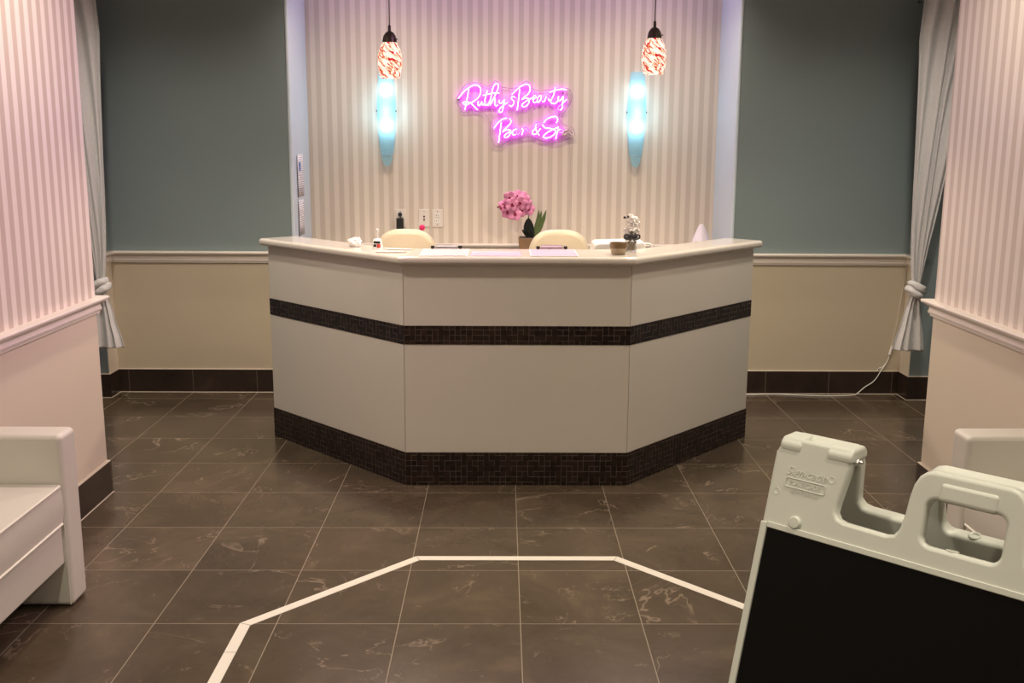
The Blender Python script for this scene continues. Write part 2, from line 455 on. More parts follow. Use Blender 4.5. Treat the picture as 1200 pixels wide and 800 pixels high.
rail('trim_rail_recess_right', [(2.62, YP0-.01), (2.62, -2.4)])
# tile baseboards with a pale caulk line on top and at the floor
BB = [(0, 0), (.014, 0), (.014, .150), (0, .150)]
CK = [(0, .150), (.012, .150), (.010, .1535), (0, .1545)]
CF = [(.014, 0), (.0175, 0), (.014, .003)]
def baseb(name, path, mat):
    o = struct(name, sweep(bmesh.new(), path, BB), mat, smooth=False)
    obj('caulk_line', sweep(bmesh.new(), path, CK), M['caulk'], o, smooth=False)
    obj('floor_caulk_line', sweep(bmesh.new(), path, CF), M['caulk'], o, smooth=False)
baseb('baseboard_back_left', [(AL, YA), (NL, YA)], M['base_x'])
baseb('baseboard_back_right', [(NR, YA), (AR, YA)], M['base_x'])
baseb('baseboard_return_left', [(AL-.6, YR), (AL, YR), (AL, YA)], M['base_y'])
baseb('baseboard_return_right', [(AR, YA), (AR, YR), (AR+.6, YR)], M['base_y'])
baseb('baseboard_niche', [(NL+.007, YA), (NL+.007, YN), (NR-.007, YN), (NR-.007, YA)], M['base_x'])
baseb('baseboard_left', [(XL, YP0+.01), (XL, YP1), (XL-1.2, YP1)], M['base_y'])
baseb('baseboard_right', [(XR+1.2, YP1), (XR, YP1), (XR, YP0+.01)], M['base_y'])
baseb('baseboard_recess_left', [(-2.48, -2.4), (-2.48, YP0-.01)], M['base_y'])
baseb('baseboard_recess_right', [(2.62, YP0-.01), (2.62, -2.4)], M['base_y'])

# white marble inlay line set in the floor
cx = .062
IP = [(-.862, 2.45), (-.862, 3.215), (-.325, 3.775), (.449, 3.775), (.986, 3.215), (.986, 2.45), (.449, 1.89), (-.325, 1.89)]
bm = sweep(bmesh.new(), IP+[IP[0]], [(-.019, .0), (.019, .0), (.019, .0012), (-.019, .0012)])
o = struct('trim_floor_inlay', bm, M['inlay'], smooth=False)
bm = bmesh.new()
for i, (x, y) in enumerate(IP[:6]):
    a = Vector(IP[i-1])-Vector((x, y)); b = Vector(IP[(i+1) % 8])-Vector((x, y))
    m = (a.normalized()+b.normalized()).normalized()
    tube(bm, [(x-m.x*.021, y-m.y*.021, .0012), (x+m.x*.021, y+m.y*.021, .0012)], .0009, 6)
tube(bm, [(-.881, 3.02, .0012), (-.843, 3.02, .0012)], .0008, 6)
tube(bm, [(-.881, 2.62, .0012), (-.843, 2.62, .0012)], .0008, 6)
obj('mitre_seam', bm, M['seam'], o)

# ------------------------------------------------------------ reception desk
DP = [(-1.252, 5.478), (-.453, 4.650), (.594, 4.650), (1.352, 5.482)]
desk = thing('reception_desk', 'white stone faceted reception desk banded with dark mosaic in the alcove', 'reception desk')
obj('mosaic_base', sweep(bmesh.new(), DP, [(-.12, 0), (.003, 0), (.003, .160), (-.12, .160)]), M['mosaic'], desk, smooth=False)
obj('mosaic_band', sweep(bmesh.new(), DP, [(-.12, .680), (.002, .680), (.002, .767), (-.12, .767)]), M['mosaic'], desk, smooth=False)
def rn(a, b):
    d = (Vector(b)-Vector(a)).normalized(); return Vector((d.y, -d.x)), d
g = .0012
for i in range(3):
    n, d = rn(DP[i], DP[i+1])
    a = Vector(DP[i])+d*(g if i else 0); b = Vector(DP[i+1])-d*(g if i < 2 else 0)
    # mitred slab
    def miter(k, sgn):
        if k in (0, 3): return 0
        return math.tan(math.radians(23.2))*.12
    ai = a-n*.12+d*miter(i, 1); bi = b-n*.12-d*miter(i+1, 1)
    poly = [tuple(a), tuple(b), tuple(bi), tuple(ai)]
    for nm, z0, z1 in (('lower_panel', .160, .680), ('upper_panel', .767, 1.052)):
        bm = bmesh.new(); prism(bm, poly, z0, z1); obj(nm, bm, M['stone'], desk, bevel=.0015, seg=2)
# countertop ledge: outer edge follows the desk, inner edge narrower on the wings
def offs(path, d, ext=0):
    P = [Vector(p) for p in path]; out = []
    for i, p in enumerate(P):
        if i == 0: n, t_ = rn(P[0], P[1]); q = p+n*d-t_*ext
        elif i == len(P)-1: n, t_ = rn(P[-2], P[-1]); q = p+n*d+t_*ext
        else:
            n1, _ = rn(P[i-1], p); n2, _ = rn(p, P[i+1]); m = n1+n2; q = p+m/(m.dot(n1))*d
        out.append(q)
    return out
oo = offs(DP, .038, .035)
nl, dl = rn(oo[0], oo[1]); nr, dr = rn(oo[2], oo[3])
WW = .235; YB = 4.985
il0 = oo[0]-nl*WW; ir0 = oo[3]-nr*WW
il1 = il0+dl*((YB-il0.y)/dl.y); ir1 = ir0-dr*((ir0.y-YB)/dr.y)
poly = [tuple(v) for v in (oo[0], oo[1], oo[2], oo[3], ir0, ir1, il1, il0)]
TZ = 1.090
bm = bmesh.new(); prism(bm, poly, 1.052, TZ)
obj('countertop', bm, M['top'], desk, bevel=.0165, seg=5)
obj('work_surface', sweep(bmesh.new(), DP, [(-.12, .72), (-.12, .75), (-.55, .75), (-.55, .72)]), M['top'], desk, bevel=.004, seg=2)
for i in (0, 3):
    for dd in (-.15, -.50):
        p = offs(DP, dd)[i]; bm = bmesh.new(); tube(bm, [(p.x, p.y, 0), (p.x, p.y, .72)], .02); obj('leg', bm, M['metal'], desk)

# ------------------------------------------------------------ low cabinet against the niche wall
cab = thing('low_cabinet', 'low white cabinet along the niche wall behind the desk', 'cabinet', (.07, 6.80, 0))
obj('body', bbox(-1.10, 1.30, -.19, .185, .07, .835), M['white'], cab, bevel=.003)
obj('plinth', bbox(-1.08, 1.28, -.15, .18, 0, .07), M['darkfoot'], cab)
obj('top', bbox(-1.12, 1.32, -.215, .19, .835, .865), M['top'], cab, bevel=.006)
for k in range(4):
    x = -1.095+k*.5985
    d = obj('door', bbox(x+.004, x+.5945, -.208, -.19, .08, .825), M['white'], cab, bevel=.003)
    bm = bmesh.new(); hx = x+(.54 if k % 2 == 0 else .06); tube(bm, [(hx, -.208, .70), (hx, -.232, .70), (hx, -.232, .58), (hx, -.208, .58)], .005); obj('handle', bm, M['chrome'], d)

# ------------------------------------------------------------ office chairs behind the desk
def blob_plate(w, h, t, n=36, e=2.6, crown=.35):
    """upholstered pad: superellipse outline, domed faces; in XZ plane, thickness Y"""
    bm = bmesh.new(); layers = []
    K = 7
    for k in range(K+1):
        a = -PI/2+PI*k/K; y = math.sin(a)*t/2; s = 1-(1-math.cos(a))*crown*.45
        ring = []
        for i in range(n):
            th = 2*PI*i/n; c, sn = math.cos(th), math.sin(th)
            x = math.copysign(abs(c)**(2/e), c)*w/2*s; z = math.copysign(abs(sn)**(2/e), sn)*h/2*s
            ring.append(bm.verts.new((x, y+.25*x*x, z)))
        layers.append(ring)
    for a, b in zip(layers, layers[1:]):
        for i in range(n): bm.faces.new((a[i], a[(i+1) % n], b[(i+1) % n], b[i]))
    for ring, s in ((layers[0], -1), (layers[-1], 1)):
        c = bm.verts.new((0, s*t*.56, 0))
        for i in range(n): bm.faces.new((ring[i], ring[(i+1) % n], c))
    return bm
def office_chair(label, loc, rz):
    r = thing('office_chair', label, 'chair', loc, rz)
    bm = blob_plate(.46, .45, .09); bmesh.ops.rotate(bm, verts=bm.verts, cent=(0, 0, 0), matrix=Matrix.Rotation(PI/2, 3, 'X'))
    for v in bm.verts: v.co.z = v.co.z*.5+.49 if abs(v.co.z) > .09 else v.co.z+.49
    obj('seat', bm, M['leather_cream'], r)
    bm = blob_plate(.35, .40, .07, e=2.9)
    for v in bm.verts: v.co += Vector((0, .21, .925))
    obj('backrest', bm, M['leather_cream'], r)
    bm = bmesh.new(); tube(bm, smooth_path([(0, .05, .425), (0, .24, .44), (0, .285, .58), (0, .262, .84)]), .016); obj('back_support', bm, M['chrome'], r)
    bm = lathe(bmesh.new(), [(.03, .09), (.03, .26), (.019, .26), (.019, .43), (.06, .435), (.06, .45)], 20); obj('gas_column', bm, M['chrome'], r)
    for k in range(5):
        a = 2*PI*k/5+.3; c, s = math.cos(a), math.sin(a)
        bm = bmesh.new(); tube(bm, [(c*.02, s*.02, .115), (c*.27, s*.27, .078)], .018, taper=[1.2, .8]); leg = obj('base_leg', bm, M['chrome'], r)
        bm = bmesh.new(); tube(bm, [(c*.27-s*.018, s*.27+c*.018, .028), (c*.27+s*.018, s*.27-c*.018, .028)], .028, 16)
        tube(bm, [(c*.27, s*.27, .03), (c*.27, s*.27, .08)], .007); obj('caster', bm, M['darkfoot'], leg)
    return r
ch = office_chair('cream padded office chair behind the desk, left of the potted orchid', (-.535, 5.50, 0), 0)
dup(ch, (.318, 5.50, 0), 0, 'cream padded office chair behind the desk, in front of the potted orchid')

# ------------------------------------------------------------ armchairs
def armchair(label, loc, rz):
    """faces +X; origin at the middle of its front line"""
    r = thing('armchair', label, 'armchair', loc, rz, 'white leather club armchairs')
    W, D, T = .80, .74, .125
    for s in (-1, 1):
        y0, y1 = (W/2-T, W/2) if s > 0 else (-W/2, -W/2+T)
        bm = bbox(-D, 0, y0, y1, .004, .622)
        a = obj('arm', bm, M['leather'], r, bevel=.020, seg=4)
        bm = bmesh.new()
        yi = y0+.002 if s > 0 else y1-.002
        tube(bm, [(-.012, yi, .60), (-.012, yi, .012)], .0022, 6)
        tube(bm, [(-D+.03, yi, .608), (-.03, yi, .608)], .0022, 6)
        obj('seam', bm, M['leather'], a)
    obj('front_rail', bbox(-.10, -.018, -W/2+T, W/2-T, .165, .312), M['leather'], r, bevel=.008)
    obj('seat_base', bbox(-D+.02, -.10, -W/2+T, W/2-T, .165, .30), M['leather'], r)
    bm = bmesh.new(); box(bm, -D+.17, -.010, -W/2+T+.003, W/2-T-.003, .312, .448)
    bmesh.ops.subdivide_edges(bm, edges=bm.edges[:], cuts=6, use_grid_fill=True)
    for v in bm.verts:
        if v.co.z > .44: 
            u = (v.co.x+.29)/.28; w = v.co.y/.27; v.co.z += .014*max(0, 1-u*u)*max(0, 1-w*w)
        if v.co.x > -.011:
            zz = (v.co.z-.38)/.068; v.co.x += .004*(1-zz*zz)*(1+.5*math.sin(v.co.y*31+zz*3))
    cu = obj('seat_cushion', bm, M['leather'], r, bevel=.006)
    bm = bmesh.new()
    y = W/2-T-.008
    for z in (.447, .314): tube(bm, [(-D+.18, y, z), (-.016, y, z), (-.009, y-.008, z), (-.009, -y+.008, z), (-.016, -y, z), (-D+.18, -y, z)], .0042, 8)
    obj('piping', bm, M['piping'], cu)
    bm = bmesh.new(); box(bm, -D-.02, -D+.16, -W/2+T, W/2-T, .165, .70)
    bk = obj('backrest', bm, M['leather'], r, bevel=.03, seg=4)
    bm = bmesh.new()
    tube(bm, [(-D+.158, -W/2+T+.02, .50), (-D+.158, W/2-T-.02, .50)], .003, 6); obj('seam', bm, M['leather'], bk)
    for x in (-D+.05,):
        for y in (-W/2+T+.03, W/2-T-.03):
            obj('foot', lathe(bmesh.new(), [(.016, 0), (.02, .165)], 14, (x, y, 0)), M['darkfoot'], r)
    return r
ac = armchair('white leather armchair at the left wall, under the cream wall panel', (-1.487, 3.065, 0), 0)
dup(ac, (1.592, 3.075, 0), PI, 'white leather armchair at the right wall, behind the folding sign board')

# ------------------------------------------------------------ folding sign board
SY, SL = -.775, .289
SW = .629; VT = 1.163
du = Vector((math.cos(SY), math.sin(SY), 0)); nh = Vector((math.sin(SY), -math.cos(SY), 0))
STOP = Vector((.463, 1.64, 1.128))
sign = thing('folding_sign_board', 'off-white plastic folding A-frame sign board with black panel in the right foreground', 'sign',
             (STOP.x+du.x*SW/2-nh.x*.03, STOP.y+du.y*SW/2-nh.y*.03, 0), SY)
# local frame of the thing: x = along width, y = away from the viewer's side, z up; hinge line at z = HZ
def seg_curve(p, q, r=.02): return [p, q]
def outline():
    c = SW/2
    L = [(0, VT-.0), (0, .035), (.010, .012), (.022, .006), (.120, .006), (.130, .014), (.130, .04), (.122, .095), (.121, .108), (.127, .117), (.138, .120),
         (.205, .121), (.217, .118), (.2235, .108), (.2275, .085), (.2295, .055), (.2325, .036), (.239, .022), (.248, .0135), (.260, .010)]
    R = [(2*c-u, v) for u, v in reversed(L)]
    return L+R
HOLE = rrect(.258, SW-.258, .052, .121, .014)
def frame_mesh(th, hole=HOLE, out=None):
    out = out or outline()
    bm = bmesh.new()
    cv = bpy.data.curves.new('tmp', 'CURVE'); cv.dimensions = '2D'; cv.fill_mode = 'BOTH'; BV = .0065; cv.extrude = th/2-BV; cv.bevel_depth = BV; cv.bevel_resolution = 4; cv.offset = -BV
    for pts in (out, hole):
        sp = cv.splines.new('POLY'); sp.points.add(len(pts)-1); sp.use_cyclic_u = True
        for i, (u, v) in enumerate(pts): sp.points[i].co = (u, -v, 0, 1)
    ob = bpy.data.objects.new('tmp', cv)
    me = bpy.data.meshes.new_from_object(ob)
    bm.from_mesh(me); bpy.data.objects.remove(ob); bpy.data.curves.remove(cv); bpy.data.meshes.remove(me)
    bmesh.ops.remove_doubles(bm, verts=bm.verts, dist=1e-5)
    return bm
# panel-local (u, -v, w): w toward the face.  transform to thing-local, tilting about the hinge line
TH = .024
HZ = STOP.z+.004
def panel_matrix(side):
    # side=+1: front leaf (leans toward -y at the bottom); side=-1: rear leaf
    dv = Vector((0, -math.sin(SL)*side, -math.cos(SL)))     # down the panel
    nn = Vector((0, -math.cos(SL)*side, math.sin(SL)))       # outward face normal
    o = Vector((-SW/2, -.03 if side > 0 else .012, HZ))
    m = Matrix.Identity(4)
    m.col[0][:3] = (1, 0, 0); m.col[1][:3] = tuple(-dv); m.col[2][:3] = tuple(nn); m.col[3][:3] = tuple(o)
    return m
def text_mesh(txt, size, ext, shear=0, bold=0):
    cv = bpy.data.curves.new('tmp', 'FONT'); cv.body = txt; cv.size = size; cv.extrude = ext; cv.align_x = 'CENTER'; cv.align_y = 'CENTER'; cv.shear = shear; cv.offset = bold
    cv.resolution_u = 3
    ob = bpy.data.objects.new('tmp', cv); me = bpy.data.meshes.new_from_object(ob)
    bm = bmesh.new(); bm.from_mesh(me); bpy.data.objects.remove(ob); bpy.data.curves.remove(cv); bpy.data.meshes.remove(me)
    return bm
for side in (1, -1):
    Mx = panel_matrix(side)
    bm = frame_mesh(TH)
    for v in bm.verts: v.co.z -= TH/2
    bmesh.ops.transform(bm, matrix=Mx, verts=bm.verts)
    leaf = obj('front_leaf' if side > 0 else 'rear_leaf', bm, M['plastic'], sign, ang=60)
    wn_ = leaf.modifiers.new('wn', 'WEIGHTED_NORMAL'); wn_.keep_sharp = True; wn_.weight = 90
    if side > 0: FM = Mx; FL = leaf
    # black insert panel let into the face with a thin raised lip round it
    bm = bbox(.013, SW-.013, -VT+.05, -.160, 0, .0012); bmesh.ops.transform(bm, matrix=Mx, verts=bm.verts)
    obj('insert_panel', bm, M['black'], leaf, smooth=False)
    bm = bmesh.new()
    for a in ((0.0005, .012, -VT+.03, -.152, 0, .004), (SW-.012, SW-.0005, -VT+.03, -.152, 0, .004), (.012, SW-.012, -.160, -.150, 0, .003)): box(bm, *a)
    bmesh.ops.transform(bm, matrix=Mx, verts=bm.verts)
    obj('rim', bm, M['plastic'], leaf, bevel=.0018, seg=2)
    for u in (.059, SW-.059):
        bm = lathe(bmesh.new(), [(.0105, 0), (.0105, .003), (.0085, .0055), (0, .006)], 24, (u, -.141, 0)); bmesh.ops.transform(bm, matrix=Mx, verts=bm.verts)
        obj('button', bm, M['plastic'], leaf)
    for u in (.303,):
        bm = bmesh.new()
        lathe(bm, [(.0095, -.004), (.0095, .002), (.008, .003), (.005, .002), (.0045, -.004)], 24, (0, 0, 0), cap=False)
        bmesh.ops.rotate(bm, verts=bm.verts, cent=(0, 0, 0), matrix=Matrix.Rotation(-PI/2, 3, 'X'))
        for vv in bm.verts: vv.co += Vector((u, -.1215, -.012))
        bmesh.ops.transform(bm, matrix=Mx, verts=bm.verts)
        obj('ring_boss', bm, M['plastic'], leaf)
    for u, v in ((.106, -.060), (.016, -.098)):
        bm = lathe(bmesh.new(), [(.0065, -.001), (.0055, .0006), (.004, .0002), (0, .0001)], 20, (u, v, 0)); bmesh.ops.transform(bm, matrix=Mx, verts=bm.verts)
        obj('dimple', bm, M['plastic'], leaf)
# raised lettering
for txt, size, u, v, sh, bold in (('Signicade', .0195, .062, -.061, .35, -.0001), ('PLASTICADE', .0110, .063, -.0795, 0, .0), ('800-772-0355', .0085, .064, -.0925, 0, 0)):
    bm = text_mesh(txt, size, .0006, sh, bold)
    if txt == 'PLASTICADE': 
        for vv in bm.verts: vv.co.x *= .88
    for vv in bm.verts: vv.co += Vector((u, v, .0003))
    bmesh.ops.transform(bm, matrix=FM, verts=bm.verts)
    obj('raised_lettering', bm, M['plastic'], FL, smooth=False)
bm = bmesh.new(); pts = [(x, y, .0006) for x, y in rrect(.029, .098, -.087, -.072, .003)]; pts.append(pts[0]); tube(bm, pts, .0009, 6)
bmesh.ops.transform(bm, matrix=FM, verts=bm.verts); obj('raised_border', bm, M['plastic'], FL)
# hinge knuckles over the top edge of each end block
for c0, s in ((0, 1), (SW, -1)):
    for a, b, w in ((.006, .046, .0185), (.048, .086, .0165), (.088, .132, .0185)):
        x0, x1 = sorted((c0+s*a-SW/2, c0+s*b-SW/2))
        bm = bmesh.new()
        pr = [(-.0395, -.024), (-.0385, -.010), (-.029, -.001), (.011, -.001), (.0205, -.010), (.0215, -.024)] if w > .017 else [(-.0370, -.030), (-.0355, -.014), (-.028, -.005), (.010, -.005), (.0175, -.014), (.019, -.030)]
        A = [bm.verts.new((x0, y, HZ-.006+z)) for y, z in pr]; B = [bm.verts.new((x1, y, HZ-.006+z)) for y, z in pr]
        bm.faces.new(A[::-1]); bm.faces.new(B)
        for i in range(len(pr)): j = (i+1) % len(pr); bm.faces.new((A[i], A[j], B[j], B[i]))
        obj('hinge_knuckle', bm, M['plastic'], sign, bevel=.006, seg=4)
    x = c0+s*.134-SW/2
    bm = bmesh.new(); tube(bm, [(x-.004, -.022, HZ-.026), (x+.004, -.022, HZ-.026)], .006, 6); tube(bm, [(x-.008, -.022, HZ-.026), (x+.009, -.022, HZ-.026)], .003, 10)
    obj('hinge_bolt', bm, M['metal'], sign)
# moulded grip on the handle, front leaf
bm = bbox(.272, SW-.272, -.053, -.024, -.012, .0035); bmesh.ops.transform(bm, matrix=FM, verts=bm.verts)
obj('grip', bm, M['plastic'], FL, bevel=.007, seg=4)

# ------------------------------------------------------------ pendants
def pendant(label, x, y, group='pendant lamps'):
    r = thing('pendant_lamp', label, 'lamp', (x, y, 0), 0, group)
    zb = 1.893
    prof = [(.047, 0), (.0515, .02), (.0565, .045), (.0585, .075), (.0565, .105), (.0505, .13), (.0415, .15), (.034, .163)]
    inner = [(a-.0035, b) for a, b in reversed(prof)]
    o = obj('lamp_shade', lathe(bmesh.new(), prof+inner, 40, (0, 0, 0), cap=False), M['blown'], r, loc=(0, 0, zb))
    obj('bulb', lathe(bmesh.new(), [(0, .018), (.018, .024), (.027, .045), (.027, .06), (.016, .085), (.013, .11), (0, .11)], 24), M['bulb_warm'], r, loc=(0, 0, zb))
    obj('cap', lathe(bmesh.new(), [(.034, .155), (.0335, .172), (.029, .193), (.019, .208), (.008, .214), (.007, .216), (.0068, .238), (.0045, .242), (0, .242)], 28), M['bronze'], r, loc=(0, 0, zb))
    bm = bmesh.new(); tube(bm, [(0, 0, zb+.24), (0, 0, H-.02)], .0024, 8); obj('cord', bm, M['bronze'], r)
    bm = lathe(bmesh.new(), [(0, H-.028), (.03, H-.026), (.058, H-.012), (.06, H)], 28); obj('ceiling_canopy', bm, M['bronze'], r)
    bm = bmesh.new(); tube(bm, [(.028, -.004, zb+.178), (.040, -.006, zb+.178)], .0035, 8); obj('set_screw', bm, M['metal'], r)
    return r
pl = pendant('blown-glass pendant lamp flecked red, hanging left of the neon sign', -.532, 5.0)
dup(pl, (.714, 5.0, .026), 0, 'blown-glass pendant lamp flecked red, hanging right of the neon sign')
for o_ in bpy.data.objects:
    pass

# ------------------------------------------------------------ wall sconces
def sconce(label, x):
    r = thing('wall_sconce', label, 'wall lamp', (x, YN, 1.80), 0, 'blue glass wall sconces')
    n = 28; prof = []
    hgt = .285; ring = []
    bm = bmesh.new(); K = 24
    for k in range(K+1):
        z = -hgt+(hgt-.012)*2*k/K; u = z/hgt
        w = .0625*(1-.34*u*u)
        dpt = .052*(1-.45*u*u)
        ring.append([bm.verts.new((w*math.cos(PI+PI*i/n), -.024+dpt*math.sin(PI+PI*i/n)*1.0, z)) for i in range(n+1)])
    for a, b in zip(ring, ring[1:]):
        for i in range(n): bm.faces.new((a[i], a[i+1], b[i+1], b[i]))
    o = obj('glass_shade', bm, M['sconce'], r)
    s = o.modifiers.new('solid', 'SOLIDIFY'); s.thickness = .004
    # lower rounded tongue of glass below the shade
    bm = bmesh.new()
    pts = [(.036*math.cos(a), -.285-.004+.075*math.sin(a)*1.0) for a in [PI+PI*i/16 for i in range(17)]]
    A = [bm.verts.new((p[0], -.034, p[1])) for p in pts]; B = [bm.verts.new((p[0], -.040, p[1])) for p in pts]
    bm.faces.new(A); bm.faces.new(B[::-1])
    for i in range(len(A)): j = (i+1) % len(A); bm.faces.new((A[i], A[j], B[j], B[i]))
    obj('glass_tongue', bm, M['sconce'], r, bevel=.002)
    obj('backplate', bbox(-.045, .045, -.010, 0, -.20, .20), M['white'], r, bevel=.004)
    for z in (.135, -.095):
        b = obj('bulb', lathe(bmesh.new(), [(0, -.042), (.016, -.038), (.028, -.018), (.031, 0), (.028, .018), (.016, .038), (0, .042)], 24, (0, -.040, z), sy=.8), M['bulb'], r)
    for s in (-1, 1):
        bm = bmesh.new(); tube(bm, [(s*.040, -.006, .0), (s*.062, -.014, .0), (s*.0655, -.024, 0), (s*.0645, -.034, 0)], .0045, 8)
        obj('clip', bm, M['bronze'], r)
    return r
sc = sconce('long blue frosted glass wall sconce on the left of the neon sign', -.777)
dup(sc, (.899, YN, 1.80), 0, 'long blue frosted glass wall sconce on the right of the neon sign')

# ------------------------------------------------------------ neon sign
neon = thing('neon_sign', 'pink script neon sign on clear acrylic mounted on the striped wall', 'sign', (.08, YN, 1.79))
def npt(px, py): return (-.307+(px-535)*.005679-.08, 1.996-(py-95)*.005577-1.79)
def c4(p): return npt(530+p[0]*.075, 85+p[1]*.075)
def c5(p): return npt(595+p[0]*.075, 85+p[1]*.075)
def c6(p): return npt(570+p[0]*.09167, 130+p[1]*.09167)
LET = [
 ('letter_r', c4, [[(95, 400), (160, 320), (240, 245), (330, 197), (400, 198), (443, 250), (438, 330), (395, 395), (330, 445), (265, 480), (230, 500)], [(258, 250), (238, 370), (215, 480), (198, 580)], [(230, 500), (185, 492), (165, 465), (210, 452), (275, 465), (330, 510), (392, 575)]], 0),
 ('letter_u', c4, [[(408, 440), (400, 495), (425, 508), (455, 470), (462, 445)], [(462, 445), (462, 490), (495, 492), (515, 440)]], 0),
 ('letter_t', c4, [[(548, 275), (522, 370), (503, 460), (520, 505), (560, 480)], [(478, 352), (560, 330), (640, 318), (735, 312)]], 0),
 ('letter_h', c4, [[(555, 510), (600, 400), (635, 240), (675, 170), (712, 178), (712, 250), (660, 370), (610, 470), (590, 505)], [(595, 480), (640, 410), (668, 400), (662, 470), (678, 510), (715, 500)]], 0),
 ('letter_y', c4, [[(735, 420), (740, 470), (770, 470), (815, 415)], [(815, 415), (803, 500), (785, 590), (750, 615), (728, 590), (770, 530), (865, 460)]], 0),
 ('letter_s', c4, [[(985, 385), (945, 362), (925, 400), (965, 440), (955, 490), (925, 520), (895, 500)]], 0),
 ('letter_b', c5, [[(65, 335), (130, 270), (210, 205), (290, 175), (335, 192), (352, 250), (325, 320), (270, 365), (222, 412)], [(222, 412), (290, 385), (330, 405), (335, 450), (305, 500), (255, 525), (228, 510), (235, 480), (300, 430), (380, 385)], [(188, 255), (172, 400), (150, 580)]], 0),
 ('letter_e', c5, [[(385, 405), (425, 395), (445, 365), (418, 350), (395, 390), (402, 440), (425, 460), (460, 440)]], 0),
 ('letter_a', c5, [[(530, 350), (490, 360), (463, 410), (475, 455), (505, 430), (530, 370)]], 0),
 ('letter_u', c5, [[(602, 365), (590, 410), (570, 440), (545, 445)], [(635, 395), (645, 425), (662, 410)]], 0),
 ('letter_t', c5, [[(738, 225), (725, 320), (690, 400), (672, 440), (700, 470), (755, 465), (800, 400)], [(655, 300), (740, 265), (840, 248), (915, 252)]], 0),
 ('letter_y', c5, [[(798, 360), (790, 420), (815, 430), (870, 360)], [(870, 360), (862, 460), (852, 550), (825, 572)], [(850, 480), (925, 405)]], 0),
 ('dim_tail', c5, [[(825, 572), (790, 560), (800, 520), (850, 480)], [(530, 375), (535, 430), (560, 445)], [(655, 345), (665, 375)]], 1),
 ('apostrophe', c5, [[(955, 265), (962, 330), (955, 400)]], 2),
 ('letter_b', c6, [[(95, 215), (150, 145), (210, 97), (262, 84)], [(300, 90), (318, 125), (300, 165), (250, 212), (208, 262)], [(208, 262), (270, 232), (308, 240), (312, 270), (285, 318), (245, 332), (235, 305), (320, 245)], [(192, 140), (176, 260), (158, 400)]], 0),
 ('dim_stroke', c6, [[(262, 84), (285, 82), (300, 90)]], 1),
 ('letter_a', c6, [[(388, 225), (350, 238), (335, 280), (350, 300), (378, 290)]], 0),
 ('dim_stroke', c6, [[(390, 240), (395, 290), (425, 280), (440, 240)], [(480, 240), (500, 218), (525, 225), (530, 245)]], 1),
 ('letter_r', c6, [[(462, 212), (470, 250), (455, 300)]], 0),
 ('ampersand', c6, [[(645, 160), (632, 200), (652, 260), (682, 302)], [(625, 222), (598, 248), (595, 285), (640, 285), (698, 215)]], 0),
 ('dim_stroke', c6, [[(645, 160), (672, 145), (682, 165), (665, 195), (625, 222)]], 1),
 ('letter_s', c6, [[(900, 145), (918, 100), (895, 62), (830, 68), (770, 100), (738, 140)], [(722, 165), (755, 205), (830, 215), (885, 232), (885, 275), (830, 322), (760, 337), (735, 315), (780, 270), (870, 222), (930, 195)]], 0),
 ('letter_p', c6, [[(925, 215), (908, 290), (895, 350)], [(918, 245), (950, 222)]], 0),
 ('dim_stroke', c6, [[(950, 222), (985, 235), (985, 262), (935, 265)]], 1),
 ('unlit_letter_a', c6, [[(1050, 240), (1010, 250), (985, 285), (1010, 300), (1050, 270)], [(1078, 240), (1070, 275), (1098, 295)]], 2)]
for nm, f, strokes, kind in LET:
    bs = bmesh.new(); allq = []
    for st in strokes:
        P = [f(p) for p in st]; Q = smooth_path([(x, 0, z) for x, z in P], 5); allq.append(Q)
    groups = [allq] if kind == 0 and not (nm == 'letter_b' and f is c6) else [[q] for q in allq]
    if nm == 'letter_b' and f is c6: groups = [[allq[0], allq[3]], [allq[1], allq[2]]]
    for gq in groups:
        bs = bmesh.new()
        for Q in gq: tube(bs, [(q.x, -.029, q.z) for q in Q], .0080, 8)
        o = obj(nm, bs, M[('neon_side', 'neon_side', 'neon_off')[kind]], neon)
        if kind < 2:
            for Q in gq:
                bl = bmesh.new(); tube(bl, [(q.x, -.0165, q.z) for q in Q], .004, 6); obj('led_strip', bl, M['led'], o)  # added violet tube, hidden behind the letter, to make the wall glow
        for Q in gq:
            bc = bmesh.new(); tube(bc, [(q.x, -.0356, q.z) for q in Q], .0035 if kind == 0 else .003, 8)
            obj('light_line', bc, M[('neon', 'neon_dim', 'neon_off')[kind]], o)
OUT = [(190, 245), (245, 160), (330, 145), (400, 165), (440, 130), (485, 172), (580, 175), (640, 132), (690, 190), (800, 185), (905, 178), (932, 240), (895, 320), (848, 352), (880, 410), (935, 425), (952, 480), (900, 505), (830, 530), (740, 515), (660, 490), (600, 502), (525, 515), (470, 555), (428, 540), (405, 460), (408, 395), (372, 345), (300, 325), (240, 335), (205, 300)]
op = [npt(500+x*.1833, 70+y*.1833) for x, y in OUT]
op = [(v.x, v.y) for v in smooth_path([(x, z, 0) for x, z in op+[op[0]]], 4)][:-1]
bm = bmesh.new()
A = [bm.verts.new((x, -.018, z)) for x, z in op]; B = [bm.verts.new((x, -.022, z)) for x, z in op]
bm.faces.new(A); bm.faces.new(B[::-1])
bk = obj('acrylic_backing', bm, M['acrylic'], neon, smooth=False)
bm = bmesh.new(); pp = [(x, -.020, z) for x, z in op]; tube(bm, pp+[pp[0]], .0022, 6)
obj('acrylic_edge', bm, M['acrylic_edge'], bk)
for px, py in ((537, 116), (660, 108), (585, 163), (671, 155)):
    x, z = npt(px, py); bm = bmesh.new(); tube(bm, [(x, 0, z), (x, -.026, z)], .005, 12); obj('standoff', bm, M['chrome'], neon)
bm = bmesh.new()
x0, z0 = npt(668, 103)
